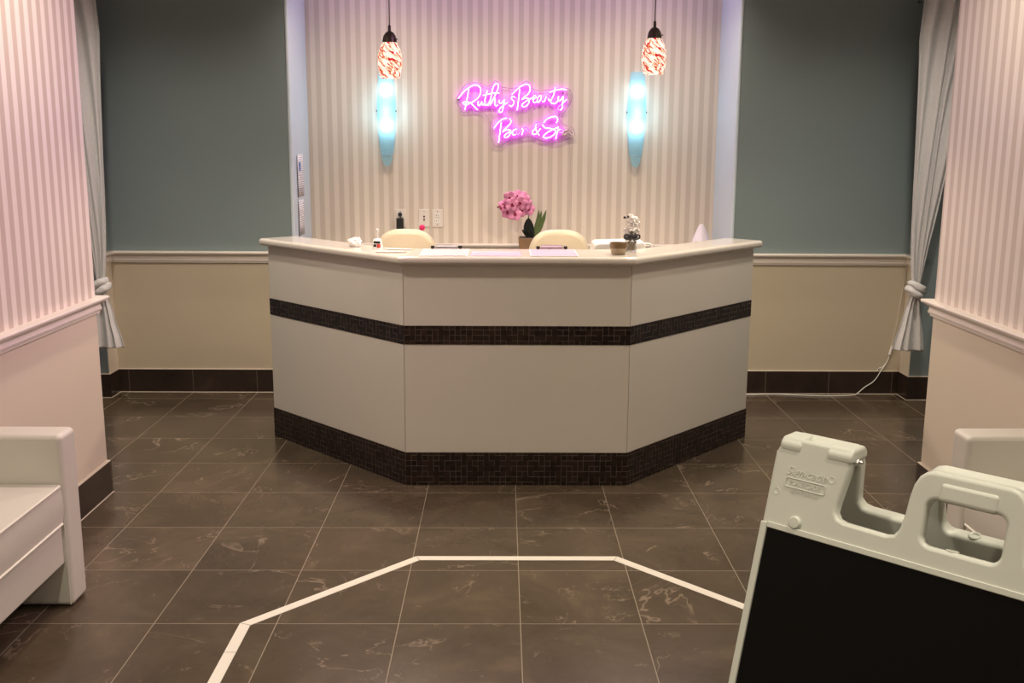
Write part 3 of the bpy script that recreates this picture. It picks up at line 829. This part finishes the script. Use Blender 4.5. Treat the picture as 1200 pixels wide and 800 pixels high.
tube(bm, smooth_path([(x0, -.028, z0), (x0+.012, -.032, z0-.03), (x0-.006, -.03, z0-.06), (x0+.008, -.03, z0-.075)]), .003, 8)
obj('lead_wire', bm, M['neon_off'], neon)
x0, z0 = npt(671, 156)
bm = bmesh.new(); tube(bm, smooth_path([(x0, -.02, z0), (x0-.004, -.012, z0-.06), (x0+.002, -.006, z0-.30), (x0-.004, -.006, z0-.62)]), .0016, 6)
tube(bm, smooth_path([(x0-.05, -.03, z0+.02), (x0-.02, -.036, z0-.012), (x0+.015, -.03, z0-.02), (x0, -.022, z0)]), .002, 6)
obj('clear_wire', bm, M['trim'], neon)

# ------------------------------------------------------------ wall plates
def plate(label, x, z, kind):
    r = thing('wall_plate', label, 'wall plate', (x, YN, z))
    obj('cover', bbox(-.036, .036, -.006, 0, -.06, .06), M['trim'], r, bevel=.002)
    bm = bmesh.new()
    for zz in (.046, -.046): lathe_y = tube(bm, [(0, -.005, zz), (0, -.0072, zz)], .003, 10)
    obj('screw', bm, M['metal'], r)
    if kind == 'jack':
        for zz in (.011, -.011): bm = bmesh.new(); tube(bm, [(0, -.004, zz), (0, -.010, zz)], .006, 12); obj('jack', bm, M['bronze'], r)
    if kind == 'outlet':
        for zz in (.019, -.019):
            s = obj('socket', bbox(-.016, .016, -.009, -.005, zz-.014, zz+.014), M['white'], r, bevel=.004)
            bm = bmesh.new(); box(bm, -.008, -.0055, -.0095, -.006, zz-.004, zz+.006); box(bm, .0055, .008, -.0095, -.006, zz-.004, zz+.006); obj('slot', bm, M['darkfoot'], s, smooth=False)
    if kind == 'plug':
        obj('socket', bbox(-.016, .016, -.009, -.005, .005, .033), M['white'], r, bevel=.004)
    return r
plate('cream wall plate holding the black power adapter', -.694, 1.087, 'plug')
plate('cream wall plate with two round dark jacks', -.534, 1.087, 'jack')
plate('cream wall plate with a white duplex socket, rightmost of the plates', -.443, 1.087, 'outlet')
ad = thing('power_adapter', 'black power adapter plugged into the left wall plate', 'power adapter', (-.697, YN, 1.06))
obj('body', bbox(-.024, .024, -.048, -.009, -.065, .028), M['darkfoot'], ad, bevel=.004)
bm = bmesh.new(); tube(bm, [(0, -.009, .052), (0, -.030, .052)], .014, 16); obj('plug_head', bm, M['darkfoot'], ad, bevel=.002)
bm = bmesh.new(); tube(bm, smooth_path([(0, -.03, .05), (.006, -.048, .035), (0, -.046, .018)]), .003, 8); obj('cord', bm, M['darkfoot'], ad)
# pink-topped pen in a holder behind the left chair
pn = thing('pen_cup', 'dark pen cup behind the left office chair', 'cup', (-.525, 6.74, .865))
bm = lathe(bmesh.new(), [(.028, 0), (.030, .09), (.027, .09), (.025, .004), (0, .004)], 24, cap=True); obj('cup_body', bm, M['darkfoot'], pn)
pk = thing('pompom_pen', 'pen topped with a hot pink pompom behind the left office chair', 'pen', (-.525, 6.74, .869))
bm = bmesh.new(); tube(bm, [(.012, 0, .001), (0, -.004, .165)], .004, 10); obj('barrel', bm, M['darkfoot'], pk)
bm = bmesh.new(); bmesh.ops.create_icosphere(bm, subdivisions=3, radius=.019)
for v in bm.verts: v.co *= 1+random.uniform(-.07, .07); v.co += Vector((0, -.004, .178))
obj('pompom', bm, M['pink'], pk)

# ------------------------------------------------------------ flyers taped on the niche jamb
for k, (y0, y1, z0, z1, lab, lean) in enumerate(((6.60, 6.82, 1.245, 1.515, 'printed white flyer with small blue picture, upper of the two on the niche jamb', .02), (6.60, 6.80, 1.0, 1.225, 'printed white notice, lower of the two taped on the niche jamb', .0))):
    r = thing('paper_flyer', lab, 'flyer', (NL+.006, (y0+y1)/2, (z0+z1)/2), 0, 'papers taped on the niche jamb')
    bm = bmesh.new(); n = 10; hw = (y1-y0)/2; hh = (z1-z0)/2; G_ = []
    for i in range(n+1):
        u = -1+2*i/n; x = .0005+.007*max(0, -u)**2
        G_.append([bm.verts.new((x, u*hw+(.02 if zz < 0 else 0)*lean*20*.4, zz*hh)) for zz in (-1, -.33, .33, 1)])
    for a, b in zip(G_, G_[1:]):
        for j in range(3): bm.faces.new((a[j], b[j], b[j+1], a[j+1]))
    o = obj('sheet', bm, M['flyer'], r); s = o.modifiers.new('s', 'SOLIDIFY'); s.thickness = .0008
    if k == 0:
        bm = bbox(.0003, .0016, -.045, .02, .03, .085); obj('blue_picture', bm, plain('blue_print', (.08, .16, .45), .5, var=.5, scale=40), r)

# ------------------------------------------------------------ things on the counter
cc = TZ
def clipboard(label, x, y, w, h, rz, papermat, clip=True):
    r = thing('clipboard', label, 'clipboard', (x, y, cc), rz)
    bm = bmesh.new(); prism(bm, rrect(-w/2, w/2, 0, h, .012), 0, .003); obj('board', bm, M['white'], r, bevel=.001, seg=2)
    bm = bmesh.new(); prism(bm, rrect(-w/2+.006, w/2-.006, .006, h-.02, .004), .003, .0042); obj('form_sheet', bm, papermat, r, smooth=False)
    c = obj('clip', bbox(-.060, .060, h-.028, h-.004, .0042, .011), M['chrome'], r, bevel=.003)
    obj('clip_lever', bbox(-.052, .052, h-.012, h-.006, .011, .024), M['chrome'], c, bevel=.002)
    for s in (-1, 1): obj('clip_end', bbox(s*.066-.009, s*.066+.009, h-.020, h-.004, .004, .019), M['darkfoot'], c, bevel=.003)
    return r
clipboard('clipboard with a white form, in front of the left office chair', -.268, 4.630, .222, .315, 0, M['form'])
clipboard('clipboard with a pink-tinted form, in front of the right office chair', .240, 4.630, .222, .315, -.0, M['formpink'])
pp = thing('paper_sheet', 'pink printed sheet lying between the two clipboards', 'paper', (-.028, 4.655, cc))
bm = bmesh.new(); prism(bm, [(-.118, 0), (.118, 0), (.112, .20), (-.112, .20)], 0, .0012); obj('sheet', bm, M['formpink'], pp, smooth=False)
bm = bmesh.new()
for a in ((-.10, -.03, .03, .075), (-.01, .095, .10, .15), (-.10, -.03, .12, .165)): box(bm, a[0], a[1], a[2], a[3], .0012, .0018)
obj('coloured_panel', bm, M['pinkpaper'], pp, smooth=False)
# slim cards and pens
for lab, x, y, w, rz in (('slim white pen lying on the counter, nearer the desk edge', -.520, 4.775, .13, .03), ('slim cream pen lying on the counter, nearer the office chair', -.492, 4.895, .12, -.05)):
    r = thing('pen', lab, 'pen', (x, y, cc+.0045), rz)
    bm = bmesh.new(); tube(bm, [(-w/2, 0, 0), (w/2, 0, 0)], .0045, 12); obj('barrel', bm, M['white'], r)
    bm = bmesh.new(); tube(bm, [(w/2, 0, 0), (w/2+.012, 0, 0)], .0035, 12, taper=[1, .3]); obj('tip', bm, M['leather_cream'], r)
# crumpled tissue
r = bmesh.new(); bmesh.ops.create_icosphere(r, subdivisions=4, radius=1)
from mathutils import noise as mn
for v in r.verts:
    c_ = v.co.copy(); d = 1+.38*mn.noise(c_*1.7)+.16*mn.noise(c_*5)
    v.co = Vector((c_.x*.034*d, c_.y*.026*d, (c_.z*.024*d)))
mz = min(v.co.z for v in r.verts)
for v in r.verts:
    v.co.z -= mz; v.co.z = max(0, v.co.z-.006)
tag(obj('crumpled_tissue', r, M['paper'], None, loc=(-.722, 5.045, cc), ang=180), 'crumpled white tissue on the left of the counter', 'tissue')
# ceramic bell
b = thing('hand_bell', 'small white ceramic hand bell with a red and black print on the counter', 'bell', (-.600, 4.935, cc))
obj('bell_body', lathe(bmesh.new(), [(.0285, 0), (.0275, .006), (.024, .022), (.0225, .036), (.020, .046), (.012, .052), (0, .054)], 32), M['white'], b)
obj('handle', lathe(bmesh.new(), [(.005, .05), (.004, .058), (.0035, .078), (.0055, .084), (.0075, .090), (.0055, .097), (0, .099)], 20), M['white'], b)
bm = bmesh.new(); n = 8
def ringpatch(bm, z0, z1, r0, r1, a0, a1):
    A = []; 
    for i in range(n+1):
        a = a0+(a1-a0)*i/n; A.append((bm.verts.new((r0*math.sin(a), -r0*math.cos(a), z0)), bm.verts.new((r1*math.sin(a), -r1*math.cos(a), z1))))
    for p, q in zip(A, A[1:]): bm.faces.new((p[0], q[0], q[1], p[1]))
ringpatch(bm, .030, .041, .0242, .0226, -.75, .75); ringpatch(bm, .014, .026, .0268, .0248, -.75, -.1); obj('black_print', bm, M['darkfoot'], b, smooth=False)
bm = bmesh.new(); ringpatch(bm, .010, .027, .0272, .0248, .0, .7); obj('red_print', bm, M['red'], b, smooth=False)
# brown bowl
b = thing('ceramic_bowl', 'small brown glazed bowl on the counter beside the white flowers', 'bowl', (.541, 4.75, cc))
obj('bowl_body', lathe(bmesh.new(), [(.030, 0), (.033, .004), (.038, .022), (.0405, .040), (.041, .0535), (.038, .0535), (.036, .030), (.028, .010), (0, .008)], 36), M['bowl2'], b)
obj('glaze_band', lathe(bmesh.new(), [(.0398, .030), (.0412, .040), (.0418, .0545), (.0405, .0555), (.0375, .0540), (.036, .034)], 36, cap=False), M['bowl'], b)
# white flowers in a glass jar
v = thing('flower_jar', 'glass jar of white flowers with a dark ribbon bow on the counter', 'flower arrangement', (.617, 4.90, cc))
obj('jar', lathe(bmesh.new(), [(.025, 0), (.027, .003), (.026, .030), (.029, .060), (.031, .068), (.029, .068), (.024, .03), (.0245, .006), (0, .005)], 28), M['glass'], v)
obj('sand_filling', lathe(bmesh.new(), [(.0235, .0065), (.0232, .028), (.025, .046), (0, .048)], 24), M['bowl2'], v)
bm = bmesh.new()
lathe(bm, [(.0295, .058), (.0325, .062), (.0325, .072), (.030, .075)], 28, cap=False)
for s in (-1, 1):
    tube(bm, smooth_path([(0, -.034, .068), (s*.014, -.040, .082), (s*.034, -.036, .080), (s*.034, -.034, .064), (s*.014, -.038, .060), (0, -.034, .068)]), .0042, 8)
    tube(bm, smooth_path([(0, -.036, .068), (s*.012, -.040, .052), (s*.02, -.038, .042)]), .003, 8)
tube(bm, [(0, -.036, .068), (.016, -.040, .090)], .003, 8)
obj('ribbon_bow', bm, M['ribbon'], v)
def blossom(bm, c, r, n=5, seed=0, nrm=(0, -1, .2), cup=.3):
    rnd = random.Random(seed); N_ = Vector(nrm).normalized(); a1 = N_.orthogonal().normalized(); a2 = N_.cross(a1)
    for k in range(n):
        th = 2*PI*k/n+rnd.uniform(-.2, .2); d = a1*math.cos(th)+a2*math.sin(th); e = N_.cross(d)
        pc = []
        M1, M2 = 5, 4
        for i in range(M1+1):
            u = i/M1; w = math.sin(PI*min(1, .12+u*.88))**.6*.52*r; row = []
            for j in range(M2+1):
                s = -1+2*j/M2
                row.append(bm.verts.new(Vector(c)+d*(u*r)+e*(s*w)+N_*(cup*r*(u*u)*.6-.10*r*abs(s)+rnd.uniform(-.02, .02)*r)))
            pc.append(row)
        for A, B in zip(pc, pc[1:]):
            for j in range(M2): bm.faces.new((A[j], A[j+1], B[j+1], B[j]))
def solid(o, t=.0012):
    s = o.modifiers.new('s', 'SOLIDIFY'); s.thickness = t; s.offset = 0
wf = [(-.022, -.012, .098), (.020, -.010, .098), (.002, -.018, .112), (-.008, .014, .105), (.004, -.006, .135), (.014, .004, .150), (-.004, .002, .158), (.022, -.008, .138), (-.006, -.012, .146)]
for k, c_ in enumerate(wf):
    bm = bmesh.new(); blossom(bm, c_, .021, 6, k, (random.uniform(-.6, .6), -1, random.uniform(-.1, .9)), .5); blossom(bm, (c_[0], c_[1]-.003, c_[2]), .012, 5, k+50, (0, -1, .3), .9)
    solid(obj('flower', bm, M['whitepetal'], v))
bm = bmesh.new()
for c_ in wf: tube(bm, smooth_path([(0, 0, .045), (c_[0]*.4, c_[1]*.3, .08), c_]), .0016, 6)
for s in (0, 1): tube(bm, [(-.004, 0, .15), (-.018-.016*s, -.006, .163-.002*s)], .0013, 6)
obj('stem', bm, M['leafdark'], v)
bm = bmesh.new()
for c_ in ((-.017, -.008, .165), (-.034, -.006, .161)): bmesh.ops.create_icosphere(bm, subdivisions=2, radius=.0065, matrix=Matrix.Translation(c_))
obj('bud', bm, M['leafdark'], v)
# orchid on the low cabinet
o_ = thing('potted_orchid', 'artificial pink orchid in a brown square pot on the low cabinet', 'potted plant', (.170, 6.80, .865))
bm = bmesh.new(); prism(bm, rrect(-.058, .058, -.058, .058, .006), 0, .022); obj('saucer', bm, M['white'], o_, bevel=.003)
bm = bmesh.new(); A = prism(bm, rrect(-.062, .062, -.062, .062, .006), .022, .115)
for q in A:
    if q.co.z < .05: q.co.x *= .9; q.co.y *= .9
obj('pot', bm, M['wood'], o_, bevel=.003)
obj('moss', bbox(-.055, .055, -.055, .055, .110, .121), M['leafdark'], o_, bevel=.004)
bm = bmesh.new(); tube(bm, smooth_path([(.005, 0, .115), (.006, -.01, .22), (.0, -.015, .30), (-.03, -.03, .345), (-.09, -.05, .345), (-.15, -.06, .31)]), .0028, 8); obj('stem', bm, M['leaf'], o_)
# broad dark leaf standing upright + strap leaves
bm = bmesh.new(); blossom_pts = []
def leafmesh(bm, base, tip, w, bend=(0, 0, 0), n=10, blunt=.5):
    base, tip, bend = Vector(base), Vector(tip), Vector(bend); rows = []
    d = (tip-base).normalized(); side = d.cross(Vector((0, 1, 0))); side = side.normalized() if side.length > .1 else Vector((1, 0, 0))
    for i in range(n+1):
        u = i/n; c = base.lerp(tip, u)+bend*math.sin(PI*u*.9); ww = w*math.sin(PI*(.12+.88*u)**blunt*1.0 if False else PI*min(1, .10+.90*u))**.7
        rows.append([bm.verts.new(c+side*ww*s+Vector((0, .25*ww*abs(s), 0))) for s in (-1, -.5, 0, .5, 1)])
    for A, B in zip(rows, rows[1:]):
        for j in range(4): bm.faces.new((A[j], A[j+1], B[j+1], B[j]))
leafmesh(bm, (.008, -.02, .115), (.002, -.03, .248), .034); leafmesh(bm, (.012, -.01, .115), (-.040, -.03, .170), .012)
leafmesh(bm, (.015, -.02, .115), (.012, -.035, .185), .030)
solid(obj('dark_leaf', bm, M['leafdark'], o_), .003)
for k, tp in enumerate(((.115, 0, .27), (.100, -.02, .225), (.068, -.01, .30), (.085, -.02, .295), (.118, -.01, .30))):
    bm = bmesh.new(); leafmesh(bm, (.030, -.005, .115), tp, .013, (.012, 0, 0)); solid(obj('strap_leaf', bm, M['leaf'], o_), .002)
of = [(-.135, -.05, .285), (-.085, -.065, .275), (-.045, -.05, .30), (-.150, -.04, .325), (-.105, -.075, .335), (-.055, -.065, .345), (-.120, -.05, .375), (-.070, -.05, .385), (-.020, -.05, .345), (-.035, -.045, .375), (.0, -.03, .305)]
for k, c_ in enumerate(of):
    bm = bmesh.new(); nr_ = (random.uniform(-.4, .3), -1, random.uniform(-.3, .4)); blossom(bm, c_, .050, 5, k+7, nr_, .12)
    o2 = obj('flower', bm, M['orchid'], o_); solid(o2)
    bm = bmesh.new(); blossom(bm, (c_[0], c_[1]-.006, c_[2]-.003), .014, 3, k, nr_, .9); solid(obj('flower_lip', bm, M['magenta'], o2))
bm = bmesh.new()
tube(bm, smooth_path([(-.15, -.06, .31), (-.17, -.062, .315), (-.195, -.06, .318)]), .0018, 6)
for c_ in ((-.178, -.06, .308), (-.185, -.06, .322), (-.198, -.06, .318), (-.165, -.06, .338)): bmesh.ops.create_icosphere(bm, subdivisions=2, radius=.0065, matrix=Matrix.Translation(c_))
obj('bud', bm, M['magenta'], o_)
# lilac cone diffuser on the cabinet
d_ = thing('aroma_diffuser', 'white cone-shaped aroma diffuser standing at the right of the niche', 'diffuser', (1.322, 6.80, .865))
obj('cone_body', lathe(bmesh.new(), [(.050, 0), (.066, .003), (.068, .03), (.066, .07), (.055, .11), (.034, .165), (.017, .20), (.011, .2075), (0, .209)], 40), M['cone'], d_)
bm = bmesh.new()
for zz in (.092, .082, .072): ringpatch(bm, zz, zz+.006, .0655, .0645, -.75, -.48)
obj('print', bm, M['grey'], d_, smooth=False)
bm = bmesh.new(); tube(bm, [(-.030, -.050, .052), (-.031, -.067, .052)], .004, 10); tube(bm, [(-.042, -.045, .050), (-.045, -.060, .050)], .004, 10); obj('button', bm, M['darkfoot'], d_)
# white desk machine behind the flowers
p_ = thing('desktop_printer', 'low white desktop printer behind the bowl and white flowers', 'printer', (.585, 5.185, .75))
bm = bmesh.new()
pr = [(-.135, 0), (.13, 0), (.13, .355), (.12, .365), (-.108, .358), (-.122, .350), (-.135, .30)]
A = [bm.verts.new((x, -.10, z)) for x, z in pr]; B = [bm.verts.new((x, .12, z)) for x, z in pr]
bm.faces.new(A[::-1]); bm.faces.new(B)
for i in range(len(pr)): j = (i+1) % len(pr); bm.faces.new((A[i], A[j], B[j], B[i]))
obj('body', bm, M['white'], p_, bevel=.012, seg=4)
obj('output_tray', bbox(-.10, .10, -.125, -.098, .06, .075), M['grey'], p_, bevel=.003)
bm = bmesh.new(); tube(bm, smooth_path([(.10, -.02, .345), (.135, -.03, .352), (.165, -.03, .345), (.165, -.03, .322), (.14, -.02, .312), (.126, 0, .31)]), .0055, 10); obj('cable_loop', bm, M['white'], p_)

# ------------------------------------------------------------ curtains
def curtain(label, X, s, Y=6.14):
    """s=+1: right curtain (drape swings toward the wall end at its outer side)"""
    r = thing('curtain', label, 'curtain', (X, Y, 0), 0, 'knotted white curtains')
    # rows: z, inner edge (alcove side), outer edge, measured from the knot centre, outward positive
    rows = [(2.47, -.085, .33), (2.40, -.085, .30), (2.2, -.10, .26), (1.9, -.088, .19), (1.6, -.080, .145), (1.3, -.070, .105), (1.1, -.060, .075), (.98, -.050, .055), (.86, -.038, .040), (.78, -.026, .030), (.735, -.018, .022)]
    def sheet(rows, folds, amp, name, yo=0):
        bm = bmesh.new(); n = 72; R_ = []
        zs = [q[0] for q in rows]; K = 46
        for k in range(K+1):
            z = rows[0][0]+(rows[-1][0]-rows[0][0])*k/K
            for a, b in zip(rows, rows[1:]):
                if b[0]-1e-9 <= z <= a[0]+1e-9:
                    t_ = (a[0]-z)/(a[0]-b[0]); i0 = a[1]+(b[1]-a[1])*t_; i1 = a[2]+(b[2]-a[2])*t_; break
            row = []
            for i in range(n+1):
                u = i/n; ph = folds*2*PI*u; w = (i1-i0)
                x = i0+w*u+.010*math.sin(ph*.5+z*1.3)*min(1, w/.15); am = amp*(.55+.45*min(1, w/.25))
                y = am*math.sin(ph+.6*math.sin(z*2.1)+u*2)+am*.35*math.sin(ph*.47+z*3)
                row.append(bm.verts.new((s*x, yo+y, z)))
            R_.append(row)
        for a, b in zip(R_, R_[1:]):
            for i in range(n): bm.faces.new((a[i], a[i+1], b[i+1], b[i]))
        o = obj(name, bm, M['curtain'], r, ang=180); solid(o, .002); return o
    sheet(rows, 4, .017, 'drape')
    tail = [(.70, -.022, .026), (.66, -.040, .034), (.58, -.062, .048), (.50, -.080, .060), (.42, -.105, .075), (.355, -.118, .085)]
    sheet(tail, 3, .014, 'tail')
    sheet([(.72, -.01, .03), (.6, -.015, .055), (.45, -.03, .09), (.345, -.035, .105)], 3, .016, 'back_tail', .035)
    # the knot: two wrapped rolls
    bm = bmesh.new()
    P1 = smooth_path([(-s*.034, .01, .772), (-s*.012, -.030, .765), (s*.022, -.036, .745), (s*.038, -.006, .728), (s*.02, .028, .722), (-s*.022, .028, .732), (-s*.040, .0, .738), (-s*.026, -.034, .722), (s*.008, -.040, .702), (s*.03, -.012, .692), (s*.01, .02, .690), (-s*.02, .01, .695)])
    tube(bm, P1, .0225, 12, taper=[.55+.55*math.sin(PI*min(1, .15+i/len(P1)*.85)) for i in range(len(P1))])
    for v_ in bm.verts: v_.co += Vector((math.sin(v_.co.z*160), math.cos(v_.co.z*190+v_.co.x*90), 0))*.0030
    obj('knot', bm, M['curtain'], r, ang=180)
    return r
curtain('knotted white lace curtain at the left end of the alcove', -2.418, -1, 6.15)
curtain('knotted white lace curtain at the right end of the alcove', 2.514, 1, 6.15)
def rod(label, x0, x1, fin):
    r = thing('curtain_rod', label, 'curtain rod', (0, 6.15, 2.445), 0)
    bm = bmesh.new(); tube(bm, [(x0, 0, 0), (x1, 0, 0)], .011, 16); obj('pole', bm, M['bronze'], r)
    sg = -1 if fin == x0 else 1
    bm = lathe(bmesh.new(), [(0, -.01), (.016, 0), (.02, .012), (.012, .022), (.018, .036), (.026, .052), (.018, .070), (.0, .080)], 20)
    bmesh.ops.rotate(bm, verts=bm.verts, cent=(0, 0, 0), matrix=Matrix.Rotation(sg*PI/2, 3, 'Y'))
    for v_ in bm.verts: v_.co += Vector((fin, 0, 0))
    obj('finial', bm, M['chrome'], r)
    bm = bmesh.new(); bx = fin-sg*.03; tube(bm, [(bx, 0, 0), (bx, .18, 0)], .007, 10); tube(bm, [(bx, .170, 0), (bx, .18, 0)], .022, 16); obj('bracket', bm, M['chrome'], r)
    return r
rod('curtain rod with finial carrying the left curtain', -3.15, -2.35, -2.35)
rod('curtain rod with metal finial carrying the right curtain', 2.44, 3.25, 2.44)

# ------------------------------------------------------------ white cable on the right
cb_ = thing('power_cable', 'thin white cable with inline switch running along the right baseboard', 'cable', (2.0, 6.42, 0))
def W(x, y, z): return (x-2.0, y-6.42, z)
bm = bmesh.new()
tube(bm, smooth_path([W(1.40, 6.43, .004), W(1.62, 6.43, .004), W(1.78, 6.445, .004), W(1.9, 6.42, .004), W(2.03, 6.405, .004), W(2.14, 6.40, .004), W(2.25, 6.415, .004), W(2.30, 6.44, .006), W(2.36, 6.455, .05), W(2.42, 6.462, .09), W(2.46, 6.463, .155), W(2.50, 6.470, .22), W(2.515, 6.475, .268)], 6), .0028, 8)
tube(bm, smooth_path([W(2.515, 6.475, .30), W(2.53, 6.477, .38), W(2.545, 6.477, .47), W(2.575, 6.475, .8), W(2.582, 6.475, .84)], 5), .0013, 6)
tube(bm, smooth_path([W(2.50, 6.470, .215), W(2.475, 6.468, .185), W(2.445, 6.466, .172)], 4), .003, 8)
obj('cord', bm, M['white'], cb_)
bm = bmesh.new(); tube(bm, [W(2.510, 6.468, .262), W(2.524, 6.468, .318)], .009, 10); obj('inline_switch', bm, M['white'], cb_, bevel=.002)
bm = bmesh.new(); tube(bm, [W(2.448, 6.466, .174), W(2.438, 6.466, .160)], .005, 10); obj('connector', bm, M['metal'], cb_)

# ------------------------------------------------------------ lights
def area(name, loc, size, power, col, rot=(0, 0, 0), shape='DISK', spread=180, sy=None):
    l = bpy.data.lights.new(name, 'AREA'); l.shape = shape; l.size = size
    if sy: l.shape = 'RECTANGLE'; l.size_y = sy
    l.energy = power; l.color = col; l.spread = math.radians(spread)
    o = bpy.data.objects.new(name, l); o.location = loc; o.rotation_euler = rot; C.objects.link(o); return o
def spot(name, loc, power, col, angle=120, blend=.6, rad=.05, rot=(0, 0, 0)):
    l = bpy.data.lights.new(name, 'SPOT'); l.energy = power; l.color = col; l.spot_size = math.radians(angle); l.spot_blend = blend; l.shadow_soft_size = rad
    o = bpy.data.objects.new(name, l); o.location = loc; o.rotation_euler = rot; C.objects.link(o); return o
WARM = (1, .875, .69)
for i, (x, y, p) in enumerate(((-1.25, 3.75, 34), (1.35, 3.75, 30), (-.9, 1.3, 46), (1.0, 1.3, 40), (0, -.8, 44), (-1.9, .4, 20), (2.0, .4, 20))):
    spot('downlight.%d' % i, (x, y, H-.03), p*2.5, WARM, 140, .8, .07)
for i, (x, y, p) in enumerate(((-2.0, 5.15, 14), (2.1, 5.15, 14))):
    spot('alcove_downlight.%d' % i, (x, y, H-.03), p*6.5, (1, .89, .76), 140, .9, .07)
for i, (x, p) in enumerate(((-.75, 50), (.07, 40), (.9, 50))):
    spot('niche_downlight.%d' % i, (x, 6.15, H-.03), p, (1, .85, .68), 120, .9, .06, rot=(math.radians(16), 0, 0))  # added warm fill for the niche wall, no fixture of its own
for i, (x, z) in enumerate(((-.532, 1.885), (.714, 1.911))):
    spot('pendant_light.%d' % i, (x, 5.0, z), 42, (1, .83, .62), 165, .4, .035)
for i, x in enumerate((-.777, .899)):
    l = bpy.data.lights.new('sconce_light.%d' % i, 'POINT'); l.energy = 1.8; l.color = (.45, .82, 1); l.shadow_soft_size = .05
    o = bpy.data.objects.new('sconce_light.%d' % i, l); o.location = (x, YN-.13, 1.80); C.objects.link(o)
# purple cove strip above the niche
area('cove_niche', (.07, 6.75, H-.04), 2.5, 7, (.80, .55, 1), sy=.08)
area('cove_left', (-.95, 4.1, H-.06), .1, 1.6, (1, .48, .80), rot=(0, math.radians(-62), 0), sy=.7, spread=85)  # added pink lights, this and the next, to tint the side walls
area('cove_right', (.85, 4.0, H-.06), .1, 7.5, (1, .48, .88), rot=(0, math.radians(60), 0), sy=.8, spread=90)
# neon spill onto the room
l = area('neon_spill', (.08, YN-.06, 1.79), .7, 1.2, (1, .25, .95), rot=(-PI/2, 0, 0), sy=.3)

w = bpy.data.worlds.new('world'); SC.world = w; w.use_nodes = True
w.node_tree.nodes['Background'].inputs[0].default_value = (1, .9, .8, 1); w.node_tree.nodes['Background'].inputs[1].default_value = .02

# ------------------------------------------------------------ camera
cam = bpy.data.cameras.new('camera'); cam.sensor_width = 36; cam.lens = 36.0; cam.clip_start = .05
co = bpy.data.objects.new('camera', cam); C.objects.link(co)
R_ = Vector((0.9999438, -0.0091362, 0.0053779)); U_ = Vector((-0.0035335, 0.1910524, 0.9815735)); F_ = Vector((0.0099953, 0.9815373, -0.1910093))
m = Matrix.Identity(4)
m.col[0][:3] = R_; m.col[1][:3] = U_; m.col[2][:3] = -F_; m.col[3][:3] = (0, 0, 1.6)
co.matrix_world = m
SC.camera = co

SC.view_settings.view_transform = 'Standard'; SC.view_settings.look = 'None'
SC.view_settings.gamma = 1; SC.view_settings.use_curve_mapping = False
SC.view_settings.exposure = 0.0
cy = SC.cycles
cy.use_denoising = True
cy.max_bounces = 8; cy.diffuse_bounces = 4; cy.glossy_bounces = 4; cy.transparent_max_bounces = 12; cy.sample_clamp_indirect = 6
